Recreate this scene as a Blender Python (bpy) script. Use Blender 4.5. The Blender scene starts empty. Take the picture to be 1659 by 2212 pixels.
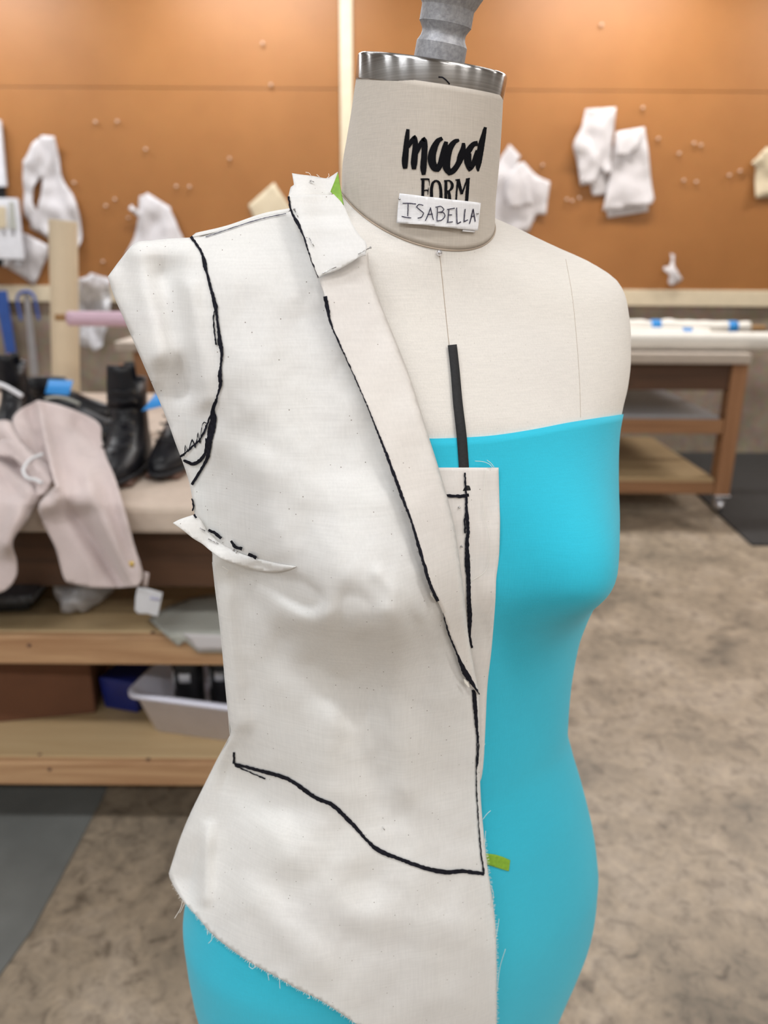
import bpy, bmesh, math, random
import numpy as np
from mathutils import Vector, Matrix, noise
from mathutils.bvhtree import BVHTree
from mathutils.geometry import delaunay_2d_cdt

random.seed(7)
S = bpy.context.scene
COL = S.collection

# ------------------------------------------------------------------ camera
FPX, CU, CV = 1662.0, 829.5, 1106.0          # focal length / centre in the 1659x2212 frame
CAM = np.array([0.0, 0.0, 1.40])
PITCH, ROLL = math.radians(18.0), math.radians(0.4)
_r = np.array([1.0, 0, 0]); FW = np.array([0, math.cos(PITCH), -math.sin(PITCH)])
_u = np.array([0, math.sin(PITCH), math.cos(PITCH)])
RT = math.cos(ROLL) * _r + math.sin(ROLL) * _u
UP = -math.sin(ROLL) * _r + math.cos(ROLL) * _u
cd = bpy.data.cameras.new('camera'); cam = bpy.data.objects.new('camera', cd); COL.objects.link(cam)
M = Matrix.Identity(4)
for i in range(3):
    M[i][0], M[i][1], M[i][2], M[i][3] = RT[i], UP[i], -FW[i], CAM[i]
cam.matrix_world = M
cd.sensor_fit = 'VERTICAL'; cd.sensor_height = 24.0
cd.lens = 24.0 * FPX / 2212.0
cd.clip_start = 0.02
cd.dof.use_dof = True; cd.dof.focus_distance = 0.50
cd.dof.aperture_fstop = (cd.lens / 1000.0) / 0.0046
S.camera = cam

# ------------------------------------------------------------------ world, light, exposure
w = bpy.data.worlds.new('world'); S.world = w; w.use_nodes = True
w.node_tree.nodes['Background'].inputs[0].default_value = (1.0, 0.97, 0.93, 1)
w.node_tree.nodes['Background'].inputs[1].default_value = 0.25
S.view_settings.view_transform = 'Standard'; S.view_settings.look = 'None'
S.view_settings.exposure = -0.52; S.view_settings.gamma = 1.0
S.view_settings.use_curve_mapping = False
LAMPS = []      # (x, y, watts): ceiling tube fixtures of the workroom, built further down
for x in (-3.0, -0.9, 1.5, 3.6):
    for y, e in ((-2.4, 56), (-0.3, 36), (2.2, 12), (5.05, 74)):
        LAMPS.append((x, y, e))
CEIL = 3.55

# ------------------------------------------------------------------ helpers
def rays(u, v):
    u = np.asarray(u, float); v = np.asarray(v, float)
    return ((u - CU) / FPX)[..., None] * RT - ((v - CV) / FPX)[..., None] * UP + FW
def at_depth(u, v, d):
    return CAM + rays(u, v) * np.asarray(d, float)[..., None]
def at_y(u, v, y):
    r = rays(u, v); return CAM + r * ((y - CAM[1]) / r[..., 1])[..., None]
def at_z(u, v, z):
    r = rays(u, v); return CAM + r * ((z - CAM[2]) / r[..., 2])[..., None]
def proj(P):
    d = np.asarray(P) - CAM; z = d @ FW
    return np.stack([CU + FPX * (d @ RT) / z, CV - FPX * (d @ UP) / z], -1)

WL = {}
def put(o, parent):
    COL.objects.link(o)
    if parent is not None: o.parent = parent
def mk(name, verts, faces, mat, parent=None, smooth=True, solid=0.0, bevel=0.0, sub=0, origin=None, offset=0.0):
    V = np.array([tuple(p) for p in verts], float)
    if parent is not None:
        base = WL[parent.name]; loc = np.zeros(3)
    else:
        base = np.array(origin) if origin is not None else np.array([(V[:,0].min()+V[:,0].max())/2, (V[:,1].min()+V[:,1].max())/2, V[:,2].min()])
        loc = base
    me = bpy.data.meshes.new(name); me.from_pydata([tuple(p) for p in V - base], [], [tuple(int(i) for i in f) for f in faces]); me.update()
    if smooth: me.polygons.foreach_set('use_smooth', [True] * len(me.polygons))
    o = bpy.data.objects.new(name, me); o.location = loc; put(o, parent)
    WL[o.name] = base
    if mat: me.materials.append(mat)
    if solid: m = o.modifiers.new('solid', 'SOLIDIFY'); m.thickness = solid; m.offset = offset
    if bevel:
        m = o.modifiers.new('bevel', 'BEVEL'); m.width = bevel; m.segments = 2; m.limit_method = 'ANGLE'
    if sub: m = o.modifiers.new('sub', 'SUBSURF'); m.levels = sub; m.render_levels = sub
    return o
def tag(o, label=None, cat=None, group=None, kind=None):
    if label: o['label'] = label
    if cat: o['category'] = cat
    if group: o['group'] = group
    if kind: o['kind'] = kind
    return o
def thing(name, label, cat, loc, group=None):
    o = bpy.data.objects.new(name, None); o.location = tuple(loc); o.empty_display_size = .05; put(o, None)
    WL[o.name] = np.array(loc, float)
    return tag(o, label, cat, group)
def boxv(x0, x1, y0, y1, z0, z1):
    v = [(x, y, z) for x in (x0, x1) for y in (y0, y1) for z in (z0, z1)]
    f = [(0,1,3,2), (4,6,7,5), (0,4,5,1), (2,3,7,6), (0,2,6,4), (1,5,7,3)]
    return v, f
def box(name, x0, x1, y0, y1, z0, z1, mat, parent=None, bevel=0.004, **k):
    v, f = boxv(x0, x1, y0, y1, z0, z1)
    return mk(name, v, f, mat, parent, smooth=False, bevel=bevel, **k)
def loft(rings, closed=True, cap0=True, cap1=True):
    n = len(rings[0]); V = [tuple(p) for r in rings for p in r]; Fc = []
    for i in range(len(rings) - 1):
        for j in range(n if closed else n - 1):
            k = (j + 1) % n
            Fc.append((i*n+j, i*n+k, (i+1)*n+k, (i+1)*n+j))
    if closed and cap0: Fc.append(tuple(range(n - 1, -1, -1)))
    if closed and cap1: Fc.append(tuple((len(rings)-1)*n + j for j in range(n)))
    return V, Fc
def frame_of(d):
    d = np.array(d, float); d /= np.linalg.norm(d)
    a = np.array([0, 0, 1.0]) if abs(d[2]) < .9 else np.array([1.0, 0, 0])
    x = np.cross(d, a); x /= np.linalg.norm(x); return x, np.cross(d, x), d
def tube(pts, r, n=8):
    pts = [np.array(p, float) for p in pts]; rr = r if hasattr(r, '__len__') else [r] * len(pts)
    rings = []; x = None
    for i, p in enumerate(pts):
        d = pts[min(i+1, len(pts)-1)] - pts[max(i-1, 0)]; d /= max(np.linalg.norm(d), 1e-9)
        if x is None: x = frame_of(d)[0]
        x = x - d * (x @ d); x /= max(np.linalg.norm(x), 1e-9); y = np.cross(d, x)
        rings.append([p + rr[i] * (math.cos(2*math.pi*j/n) * x + math.sin(2*math.pi*j/n) * y) for j in range(n)])
    return loft(rings)
def lathe(prof, base, axis, n=40):
    x, y, d = frame_of(axis); base = np.array(base, float); rings = []
    for r, z in prof:
        rings.append([base + d*z + r*(math.cos(2*math.pi*j/n)*x + math.sin(2*math.pi*j/n)*y) for j in range(n)])
    return loft(rings)
def join(*parts):
    V, Fc = [], []
    for v, f in parts:
        b = len(V); V += [tuple(p) for p in v]; Fc += [tuple(i + b for i in q) for q in f]
    return V, Fc
def catmull(pts, step=10.0, closed=False, corner=50.0):
    P = [np.array(p, float) for p in pts]; n = len(P); out = []
    def crn(i):
        if not closed and (i <= 0 or i >= n - 1): return True
        a = P[i % n][:2] - P[(i-1) % n][:2]; b = P[(i+1) % n][:2] - P[i % n][:2]
        c = (a @ b) / max(np.linalg.norm(a) * np.linalg.norm(b), 1e-9)
        return math.degrees(math.acos(max(-1, min(1, c)))) > corner
    for i in range(n if closed else n - 1):
        p1, p2 = P[i], P[(i+1) % n]
        p0 = 2*p1 - p2 if crn(i) else P[(i-1) % n]
        p3 = 2*p2 - p1 if crn((i+1) % n if closed else i+1) else P[(i+2) % n]
        k = max(1, int(round(np.linalg.norm((p2 - p1)[:2]) / step)))
        for j in range(k):
            t = j / k
            out.append(.5*((2*p1) + (p2-p0)*t + (2*p0-5*p1+4*p2-p3)*t*t + (3*p1-p0-3*p2+p3)*t**3))
    if not closed: out.append(P[-1])
    return np.array(out)
def inside(poly, q):
    x, y = q[:, 0], q[:, 1]; r = np.zeros(len(q), bool); n = len(poly)
    for i in range(n):
        x1, y1 = poly[i]; x2, y2 = poly[(i+1) % n]
        c = ((y1 > y) != (y2 > y))
        with np.errstate(divide='ignore', invalid='ignore'):
            r ^= c & (x < (x2 - x1) * (y - y1) / (y2 - y1 + 1e-12) + x1)
    return r
def fill2d(outline, step=10.0, smooth=True, corner=50.0, holes=()):
    O = catmull(outline, step, True, corner)[:, :2] if smooth else np.array(outline, float)
    loops = [O] + [catmull(h, step, True, corner)[:, :2] for h in holes]
    lo, hi = O.min(0), O.max(0)
    gx, gy = np.meshgrid(np.arange(lo[0], hi[0], step), np.arange(lo[1], hi[1], step))
    gx = gx + (np.arange(gx.shape[0]) % 2)[:, None] * step * .5
    q = np.stack([gx.ravel(), gy.ravel()], -1); keep = inside(O, q)
    for h in loops[1:]: keep &= ~inside(h, q)
    q = q[keep]
    allb = np.concatenate(loops)
    if len(q):
        d = np.full(len(q), 1e9)
        for b in allb: d = np.minimum(d, ((q - b)**2).sum(1))
        q = q[d > (step*.55)**2]
    pts = [Vector(p) for p in allb] + [Vector(p) for p in q]
    faces = []; b = 0
    for L in loops:
        faces.append(list(range(b, b + len(L)))); b += len(L)
    v, e, f, *_ = delaunay_2d_cdt(pts, [], faces[:1], 1, 1e-4) if len(loops) == 1 else delaunay_2d_cdt(pts, [(L[i], L[(i+1) % len(L)]) for L in faces for i in range(len(L))], [], 0, 1e-4)
    v = np.array([tuple(p) for p in v])
    if len(loops) > 1:
        cc = np.array([v[list(t)].mean(0) for t in f]); k = inside(O, cc)
        for h in loops[1:]: k &= ~inside(h, cc)
        f = [t for t, kk in zip(f, k) if kk]
    f = [tuple(t) for t in f]
    f = [t if np.cross(v[t[1]] - v[t[0]], v[t[2]] - v[t[0]]) < 0 else t[::-1] for t in f]   # facing the viewer side
    return v, f
def ribbon2d(pts, step=5.0, jitter=0.0, seed=1):
    """pixel polyline with widths (u, v, w) -> strip of 2-D points and quads"""
    P = catmull([(p[0], p[1], p[2]) for p in pts], step, False, 70); rnd = random.Random(seed)
    V, Fc = [], []
    for i, p in enumerate(P):
        a = P[min(i+1, len(P)-1)][:2] - P[max(i-1, 0)][:2]; L = np.linalg.norm(a); a = a / max(L, 1e-9); nn = np.array([-a[1], a[0]])
        wd = max(.6, p[2]) * .5
        V.append(p[:2] + nn * (wd + rnd.uniform(-jitter, jitter))); V.append(p[:2] - nn * (wd + rnd.uniform(-jitter, jitter)))
        if i: b = 2*i; Fc.append((b-2, b-1, b+1, b))
    return np.array(V), Fc

# ------------------------------------------------------------------ materials
MATS = {}
def nodes(name):
    m = bpy.data.materials.new(name); m.use_nodes = True; MATS[name] = m
    nt = m.node_tree; return m, nt, nt.nodes['Principled BSDF'], nt.links
def ramp(nt, stops):
    r = nt.nodes.new('ShaderNodeValToRGB'); el = r.color_ramp.elements
    while len(el) < len(stops): el.new(0.5)
    for e, (p, c) in zip(el, stops): e.position = p; e.color = (*c, 1)
    return r
def coords(nt, scale=(1,1,1), rot=(0,0,0)):
    tc = nt.nodes.new('ShaderNodeTexCoord'); mp = nt.nodes.new('ShaderNodeMapping')
    mp.inputs['Scale'].default_value = scale; mp.inputs['Rotation'].default_value = rot
    nt.links.new(tc.outputs['Object'], mp.inputs['Vector']); return mp.outputs['Vector']
def noise_n(nt, vec, scale, detail=4, rough=.55, dist=0.0):
    n = nt.nodes.new('ShaderNodeTexNoise'); n.inputs['Scale'].default_value = scale; n.inputs['Detail'].default_value = detail
    n.inputs['Roughness'].default_value = rough; n.inputs['Distortion'].default_value = dist
    nt.links.new(vec, n.inputs['Vector']); return n
def bump(nt, b, height, strength=.2, dist=.001):
    n = nt.nodes.new('ShaderNodeBump'); n.inputs['Strength'].default_value = strength; n.inputs['Distance'].default_value = dist
    nt.links.new(height, n.inputs['Height']); nt.links.new(n.outputs['Normal'], b.inputs['Normal'])
def mixc(nt, fac, a, b, mode='MIX'):
    n = nt.nodes.new('ShaderNodeMix'); n.data_type = 'RGBA'; n.blend_type = mode
    for s, val in ((0, fac), (6, a), (7, b)):
        if isinstance(val, (int, float)): n.inputs[s].default_value = val
        elif isinstance(val, tuple): n.inputs[s].default_value = (*val, 1)
        else: nt.links.new(val, n.inputs[s])
    return n.outputs[2]
def plain(name, c, rough=.6, metal=0.0, var=0.12, scale=25.0, spec=.5, bmp=0.0):
    m, nt, b, L = nodes(name); v = coords(nt); n = noise_n(nt, v, scale)
    r = ramp(nt, [(.3, tuple(x*(1-var) for x in c)), (.7, tuple(min(1, x*(1+var)) for x in c))])
    L.new(n.outputs['Fac'], r.inputs['Fac']); L.new(r.outputs['Color'], b.inputs['Base Color'])
    b.inputs['Roughness'].default_value = rough; b.inputs['Metallic'].default_value = metal
    b.inputs['Specular IOR Level'].default_value = spec
    if bmp: bump(nt, b, n.outputs['Fac'], bmp, .002)
    return m
def wood(name, c1, c2, axis=0, rough=.55, scale=1.0, knots=0.0):
    m, nt, b, L = nodes(name); sc = [26*scale] * 3; sc[axis] = 1.6*scale
    v = coords(nt, tuple(sc)); n = noise_n(nt, v, 1.0, 5, .6, .6)
    r = ramp(nt, [(.28, c1), (.5, tuple((a+d)/2 for a, d in zip(c1, c2))), (.72, c2)]); L.new(n.outputs['Fac'], r.inputs['Fac'])
    col = r.outputs['Color']
    if knots:
        sk = [7.0]*3; sk[axis] = 2.6
        vo = nt.nodes.new('ShaderNodeTexVoronoi'); L.new(coords(nt, tuple(sk)), vo.inputs['Vector']); vo.inputs['Scale'].default_value = 1.0
        rk = ramp(nt, [(.03, (1,1,1)), (.16, (0,0,0))]); L.new(vo.outputs['Distance'], rk.inputs['Fac'])
        mu = nt.nodes.new('ShaderNodeMath'); mu.operation = 'MULTIPLY'; L.new(rk.outputs['Color'], mu.inputs[0]); mu.inputs[1].default_value = knots
        col = mixc(nt, mu.outputs[0], col, tuple(x*.28 for x in c1))
    L.new(col, b.inputs['Base Color']); b.inputs['Roughness'].default_value = rough
    bump(nt, b, n.outputs['Fac'], .15, .001); return m
def cloth(name, c, weave=900.0, see=0.0, flecks=0.0, rough=.9, sheen=.15, slub=.06, stretch=False, diag=0.0):
    m, nt, b, L = nodes(name)
    a = noise_n(nt, coords(nt, (weave, weave, weave*.06), (0, diag, 0)), 1.0, 2); d = noise_n(nt, coords(nt, (weave*.06, weave*.06, weave), (0, diag, 0)), 1.0, 2)
    add = nt.nodes.new('ShaderNodeMath'); add.operation = 'ADD'; L.new(a.outputs['Fac'], add.inputs[0]); L.new(d.outputs['Fac'], add.inputs[1])
    hl = nt.nodes.new('ShaderNodeMath'); hl.operation = 'MULTIPLY'; L.new(add.outputs[0], hl.inputs[0]); hl.inputs[1].default_value = .5
    r = ramp(nt, [(.36, tuple(x*(1-slub) for x in c)), (.64, tuple(min(1, x*(1+slub)) for x in c))]); L.new(hl.outputs[0], r.inputs['Fac'])
    big = noise_n(nt, coords(nt), 9.0, 2); rb = ramp(nt, [(.3, (.95, .95, .965)), (.7, (1, 1, 1))]); L.new(big.outputs['Fac'], rb.inputs['Fac'])
    col = mixc(nt, 1.0, r.outputs['Color'], rb.outputs['Color'], 'MULTIPLY')
    if flecks:
        vo = nt.nodes.new('ShaderNodeTexVoronoi'); vo.inputs['Scale'].default_value = 190.0; L.new(coords(nt), vo.inputs['Vector'])
        lt = nt.nodes.new('ShaderNodeMath'); lt.operation = 'LESS_THAN'; L.new(vo.outputs['Distance'], lt.inputs[0]); lt.inputs[1].default_value = .07
        sp = nt.nodes.new('ShaderNodeSeparateColor'); L.new(vo.outputs['Color'], sp.inputs[0])
        g = nt.nodes.new('ShaderNodeMath'); g.operation = 'GREATER_THAN'; L.new(sp.outputs[0], g.inputs[0]); g.inputs[1].default_value = .60
        mu = nt.nodes.new('ShaderNodeMath'); mu.operation = 'MULTIPLY'; L.new(lt.outputs[0], mu.inputs[0]); L.new(g.outputs[0], mu.inputs[1])
        m2 = nt.nodes.new('ShaderNodeMath'); m2.operation = 'MULTIPLY'; L.new(mu.outputs[0], m2.inputs[0]); m2.inputs[1].default_value = flecks
        col = mixc(nt, m2.outputs[0], col, (.16, .12, .09))
    L.new(col, b.inputs['Base Color']); b.inputs['Roughness'].default_value = rough
    b.inputs['Specular IOR Level'].default_value = .2
    b.inputs['Sheen Weight'].default_value = sheen; b.inputs['Sheen Roughness'].default_value = .6
    bump(nt, b, hl.outputs[0], .25, .0006)
    if see:
        out = nt.nodes['Material Output']; tr = nt.nodes.new('ShaderNodeBsdfTransparent'); mx = nt.nodes.new('ShaderNodeMixShader')
        mx.inputs[0].default_value = see; L.new(b.outputs[0], mx.inputs[1]); L.new(tr.outputs[0], mx.inputs[2]); L.new(mx.outputs[0], out.inputs[0])
    return m

linen = cloth('form_linen', (.745, .71, .665), 1400, slub=.05, flecks=.25)
linen_neck = cloth('form_linen_neck', (.58, .525, .46), 1500, slub=.06, flecks=.2, diag=.7)
muslin = cloth('muslin', (.86, .85, .83), 700, see=.20, flecks=.85, slub=.035)
muslin2 = cloth('muslin_warm', (.84, .80, .76), 700, see=.12, flecks=.7, slub=.035)
teal = cloth('teal_knit', (.022, .51, .695), 1600, sheen=.14, slub=.03, rough=.7)
ink = plain('marker_ink', (.010, .010, .016), .9, var=.5, scale=400, spec=.15)
ink_soft = plain('pen_ink', (.035, .03, .06), .8, var=.5, scale=500)
blackprint = plain('black_print', (.006, .006, .008), .9, var=.2, spec=.1)
steel = plain('pin_steel', (.55, .55, .56), .25, 1.0, var=.1)
greentape = plain('green_tape', (.22, .42, .03), .5, var=.15, scale=300)
blacktape = plain('black_twill_tape', (.018, .018, .02), .85, var=.25, scale=600)
thread_m = plain('thread', (.85, .83, .78), .8)
seam_m = plain('seam_thread', (.42, .34, .27), .9)
tagcloth = cloth('tag_cotton', (.84, .84, .86), 1500, slub=.05)

def brushed():
    m, nt, b, L = nodes('brushed_steel'); n = noise_n(nt, coords(nt, (3, 3, 900)), 1.0, 3)
    r = ramp(nt, [(.3, (.34, .33, .325)), (.7, (.50, .49, .485))]); L.new(n.outputs['Fac'], r.inputs['Fac']); L.new(r.outputs['Color'], b.inputs['Base Color'])
    b.inputs['Metallic'].default_value = 1; b.inputs['Roughness'].default_value = .25; b.inputs['Anisotropic'].default_value = .95; b.inputs['Anisotropic Rotation'].default_value = .25
    tg_ = nt.nodes.new('ShaderNodeTangent'); tg_.direction_type = 'RADIAL'; tg_.axis = 'Z'; L.new(tg_.outputs[0], b.inputs['Tangent'])
    return m
steel_cap = brushed()
def castm():
    m, nt, b, L = nodes('cast_aluminium'); n = noise_n(nt, coords(nt), 420, 3)
    r = ramp(nt, [(.3, (.30, .30, .32)), (.7, (.44, .44, .46))]); L.new(n.outputs['Fac'], r.inputs['Fac']); L.new(r.outputs['Color'], b.inputs['Base Color'])
    b.inputs['Metallic'].default_value = .6; b.inputs['Roughness'].default_value = .55; bump(nt, b, n.outputs['Fac'], .35, .0006); return m
cast = castm()
def boardm():
    m, nt, b, L = nodes('brown_hardboard'); n = noise_n(nt, coords(nt), 2.2, 3); f2 = noise_n(nt, coords(nt), 60, 3)
    r = ramp(nt, [(.3, (.285, .112, .026)), (.7, (.325, .132, .033))]); L.new(n.outputs['Fac'], r.inputs['Fac'])
    col = mixc(nt, .08, r.outputs['Color'], f2.outputs['Color'], 'OVERLAY'); L.new(col, b.inputs['Base Color'])
    b.inputs['Roughness'].default_value = .5; return m
board = boardm()
def floorm():
    m, nt, b, L = nodes('stained_concrete'); v = coords(nt)
    n1 = noise_n(nt, v, 3.2, 6, .62, .5); n2 = noise_n(nt, coords(nt, (1, 1.0, 1)), 24, 5, .65, .8); n3 = noise_n(nt, v, 85, 3)
    r1 = ramp(nt, [(.32, (.20, .165, .125)), (.5, (.36, .29, .215)), (.68, (.46, .38, .30))]); L.new(n1.outputs['Fac'], r1.inputs['Fac'])
    r2 = ramp(nt, [(.30, (.34, .32, .31)), (.46, (.82, .82, .82)), (.66, (1.08, 1.06, 1.03))]); L.new(n2.outputs['Fac'], r2.inputs['Fac'])
    r3 = ramp(nt, [(.28, (.72, .72, .72)), (.45, (1, 1, 1))]); L.new(n3.outputs['Fac'], r3.inputs['Fac'])
    c = mixc(nt, .9, r1.outputs['Color'], r2.outputs['Color'], 'MULTIPLY'); c = mixc(nt, .7, c, r3.outputs['Color'], 'MULTIPLY')
    L.new(c, b.inputs['Base Color']); b.inputs['Roughness'].default_value = .42; bump(nt, b, n2.outputs['Fac'], .05, .002); return m
concrete = floorm()
def wallm():
    m, nt, b, L = nodes('raw_concrete_wall'); v = coords(nt); n1 = noise_n(nt, v, 2.4, 6, .6, .4); n2 = noise_n(nt, v, 18, 4)
    r1 = ramp(nt, [(.3, (.20, .155, .115)), (.7, (.37, .30, .235))]); L.new(n1.outputs['Fac'], r1.inputs['Fac'])
    c = mixc(nt, .3, r1.outputs['Color'], n2.outputs['Color'], 'OVERLAY'); L.new(c, b.inputs['Base Color']); b.inputs['Roughness'].default_value = .9
    bump(nt, b, n2.outputs['Fac'], .3, .004); return m
rawwall = wallm()
cream = plain('cream_paint', (.68, .58, .42), .5, var=.05)
offwhite = plain('off_white_paint', (.46, .45, .43), .8, var=.04)
pine = wood('pine', (.30, .145, .065), (.56, .35, .19), 0, knots=.9, scale=1.2)
pine_top = wood('pine_shelf_top', (.42, .29, .15), (.52, .38, .215), 0, knots=.25)
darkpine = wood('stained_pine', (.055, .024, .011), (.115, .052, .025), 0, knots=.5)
legwood = wood('stained_leg', (.27, .125, .055), (.38, .19, .09), 2)
railwood = wood('stained_rail', (.25, .12, .055), (.37, .19, .09), 0, knots=.7)
canvas = plain('canvas_table_top', (.56, .455, .375), .8, var=.06, scale=40)
canvas_far = plain('far_table_top', (.50, .43, .37), .8, var=.05)
paper = plain('pattern_paper', (.58, .55, .56), .8, var=.03, scale=8)
creampaper = plain('cream_paper', (.56, .47, .33), .8, var=.05, scale=8)
whiteroll = plain('white_roll', (.78, .75, .70), .7, var=.05, scale=10)
tubecard = plain('cream_card_tube', (.68, .56, .40), .65, var=.05, scale=6)
pinkroll = plain('pink_paper', (.66, .46, .56), .55, var=.05)
pinkcloth = cloth('pink_suede', (.62, .515, .495), 500, slub=.05, sheen=.3)
dowel = wood('dowel', (.36, .19, .07), (.48, .28, .12), 0)
blackleather = plain('black_leather', (.008, .008, .011), .36, var=.4, scale=30, spec=.35, bmp=.15)
blacksuede = plain('black_suede', (.012, .012, .016), .6, var=.4, scale=60)
tanleather = plain('tan_leather', (.33, .16, .08), .6)
solebrown = plain('brown_sole', (.12, .06, .04), .6)
bluetape = plain('blue_masking_tape', (.02, .25, .66), .6, var=.05)
bluesteel = plain('blue_enamel', (.03, .085, .32), .4, var=.1)
greysteel = plain('grey_steel', (.42, .41, .43), .4, .6, var=.08)
whiteplastic = plain('white_plastic', (.80, .80, .93), .4, var=.03)
blueplastic = plain('blue_plastic', (.008, .018, .16), .35, var=.1)
blackplastic = plain('black_plastic', (.012, .012, .014), .35, var=.2)
card = plain('brown_cardboard', (.15, .06, .028), .8, var=.12, scale=6)
rubber = plain('black_rubber_mat', (.022, .021, .021), .75, var=.25, scale=40)
greymat = plain('grey_vinyl_mat', (.16, .165, .158), .6, var=.16, scale=5)
greyboard = plain('grey_paper_sheet', (.40, .40, .36), .7, var=.06, scale=8)
chrome = plain('chrome', (.85, .85, .90), .28, 1.0, var=.05)
labelwhite = plain('white_label', (.70, .70, .74), .6, var=.05)
gunmetal = plain('gunmetal', (.10, .085, .07), .35, .8, var=.2)
brass = plain('brass', (.60, .42, .12), .3, 1.0, var=.1)
whitecord = plain('white_cord', (.72, .72, .74), .7, var=.05)
def plastic_bag():
    m, nt, b, L = nodes('clear_bag'); n = noise_n(nt, coords(nt), 30, 4); r = ramp(nt, [(.3, (.50, .48, .50)), (.7, (.78, .77, .80))])
    L.new(n.outputs['Fac'], r.inputs['Fac']); L.new(r.outputs['Color'], b.inputs['Base Color']); b.inputs['Roughness'].default_value = .25
    tr = nt.nodes.new('ShaderNodeBsdfTransparent'); mx = nt.nodes.new('ShaderNodeMixShader'); mx.inputs[0].default_value = .35
    L.new(b.outputs[0], mx.inputs[1]); L.new(tr.outputs[0], mx.inputs[2]); L.new(mx.outputs[0], nt.nodes['Material Output'].inputs[0]); return m
bag = plastic_bag()
def pinclear():
    m, nt, b, L = nodes('clear_pin'); n = noise_n(nt, coords(nt), 200); r = ramp(nt, [(.3, (.55, .38, .28)), (.7, (.72, .55, .45))])
    L.new(n.outputs['Fac'], r.inputs['Fac']); L.new(r.outputs['Color'], b.inputs['Base Color']); b.inputs['Roughness'].default_value = .15; return m
clearpin = pinclear()
def tubem():
    m, nt, b, L = nodes('lit_tube'); b.inputs['Base Color'].default_value = (.9, .9, .9, 1)
    b.inputs['Emission Color'].default_value = (1, .95, .88, 1); b.inputs['Emission Strength'].default_value = 9.0; return m
lit = tubem()

# ------------------------------------------------------------------ room shell
WY = 5.85
box('floor', -4.2, 5.2, -4.2, WY + .1, -.1, 0, concrete, bevel=0, origin=(0, 0, 0))['kind'] = 'structure'
box('wall_back', -4.2, 5.2, WY, WY + .12, 0, CEIL, rawwall, bevel=0)['kind'] = 'structure'
box('wall_left', -4.32, -4.2, -4.2, WY, 0, CEIL, offwhite, bevel=0)['kind'] = 'structure'
box('wall_right', 5.2, 5.32, -4.2, WY, 0, CEIL, offwhite, bevel=0)['kind'] = 'structure'
box('wall_front', -4.2, 5.2, -4.32, -4.2, 0, CEIL, offwhite, bevel=0)['kind'] = 'structure'
box('ceiling', -4.2, 5.2, -4.2, WY, CEIL, CEIL + .1, plain('ceiling_paint', (.34, .33, .32), .9, var=.05), bevel=0)['kind'] = 'structure'

def zy(v, y, u=830): return float(at_y(u, v, y)[2])
def xu(u, v, y): return float(at_y(u, v, y)[0])
BY = WY - .022                                      # face of the brown board
zt0, zt1 = zy(657, BY), zy(622, BY)
bl = [('wall_panel', -4.2, xu(734, 200, BY)), ('wall_panel', xu(762, 200, BY), 5.2)]
zj = zy(193, BY)
hard = thing('pin_board', 'brown hardboard pin board covering the back wall above the cream rail', 'pin board', (0, WY - .011, zt1))
for nm, x0, x1 in bl:
    box(nm, x0, x1, BY, WY, zt1, zj - .002, board, hard, bevel=.002)
    box(nm, x0, x1, BY, WY, zj + .002, CEIL - .02, board, hard, bevel=.002)
box('trim_1', -4.2, 5.2, BY - .012, WY, zt0, zt1, cream)['kind'] = 'structure'
box('trim_2', xu(735, 200, BY), xu(762, 200, BY), BY - .012, WY, zt1, CEIL, cream)['kind'] = 'structure'

# ceiling tube fixtures: the workroom's own light
def tube_fixture(i, x, y, e):
    t = thing('ceiling_light', 'white ceiling fixture with two lit tubes above the workroom', 'ceiling light', (x, y, CEIL), 'ceiling tube fixtures')
    box('housing', x - .62, x + .62, y - .12, y + .12, CEIL - .07, CEIL - .001, offwhite, t)
    for s in (-.06, .06):
        v, f = tube([(x - .58, y + s, CEIL - .095), (x + .58, y + s, CEIL - .095)], .016, 10); mk('lamp_tube', v, f, lit, t)
    ld = bpy.data.lights.new('tube_glow', 'AREA'); ld.shape = 'RECTANGLE'; ld.size = 1.2; ld.size_y = .24; ld.energy = e; ld.color = (.94, .97, 1.0) if x < 0 else (1.0, .975, .94)
    lo = bpy.data.objects.new('tube_glow', ld); lo.location = (0, 0, -.12); put(lo, t)
for i, (x, y, e) in enumerate(LAMPS): tube_fixture(i, x, y, e)

# ------------------------------------------------------------------ sheets pinned to the board
def sheet(name, outline, Y, mat, parent=None, curl=.02, step=9, holes=(), solid=.0015, smooth=True, seed=0, corner=40, fn=None):
    v, f = fill2d(outline, step, smooth, corner, holes)
    P = at_y(v[:, 0], v[:, 1], np.full(len(v), Y))
    for i in range(len(P)):
        n = noise.noise(Vector((v[i, 0] * .02 + seed * 9.1, v[i, 1] * .014, seed)))
        n += .6 * noise.noise(Vector((v[i, 0] * .06 + seed * 3.3, v[i, 1] * .03, seed))); d = curl * (0.65 + .75 * n) + (fn(*v[i]) if fn else 0)
        P[i] = P[i] - np.array([0, max(.001, d) if fn is None else d, 0])
    return mk(name, P, f, mat, parent, solid=solid)
PY = BY - .003
o = sheet('paper_pattern', [(95,294),(124,297),(131,345),(140,390),(160,420),(172,450),(179,500),(178,525),(165,548),(140,545),(106,512),(66,492),(68,480),(53,466),(55,360),(60,345),(78,312)], PY, paper, curl=.05, seed=1,
          holes=[[(96,382),(94,412),(84,457),(75,440),(75,412),(84,393)]])
tag(o, 'tall white paper pattern with a slit opening pinned behind the cream tube', 'paper pattern', 'pattern pieces pinned to the board')
o = sheet('paper_pattern', [(282,452),(288,443),(303,456),(304,424),(315,422),(320,417),(370,448),(372,458),(382,478),(395,510),(420,560),(330,640),(270,560),(290,520),(303,470)], PY, paper, curl=.05, seed=2)
tag(o, 'white paper pattern with notched top behind the muslin shoulder flap', 'paper pattern', 'pattern pieces pinned to the board')
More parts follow.
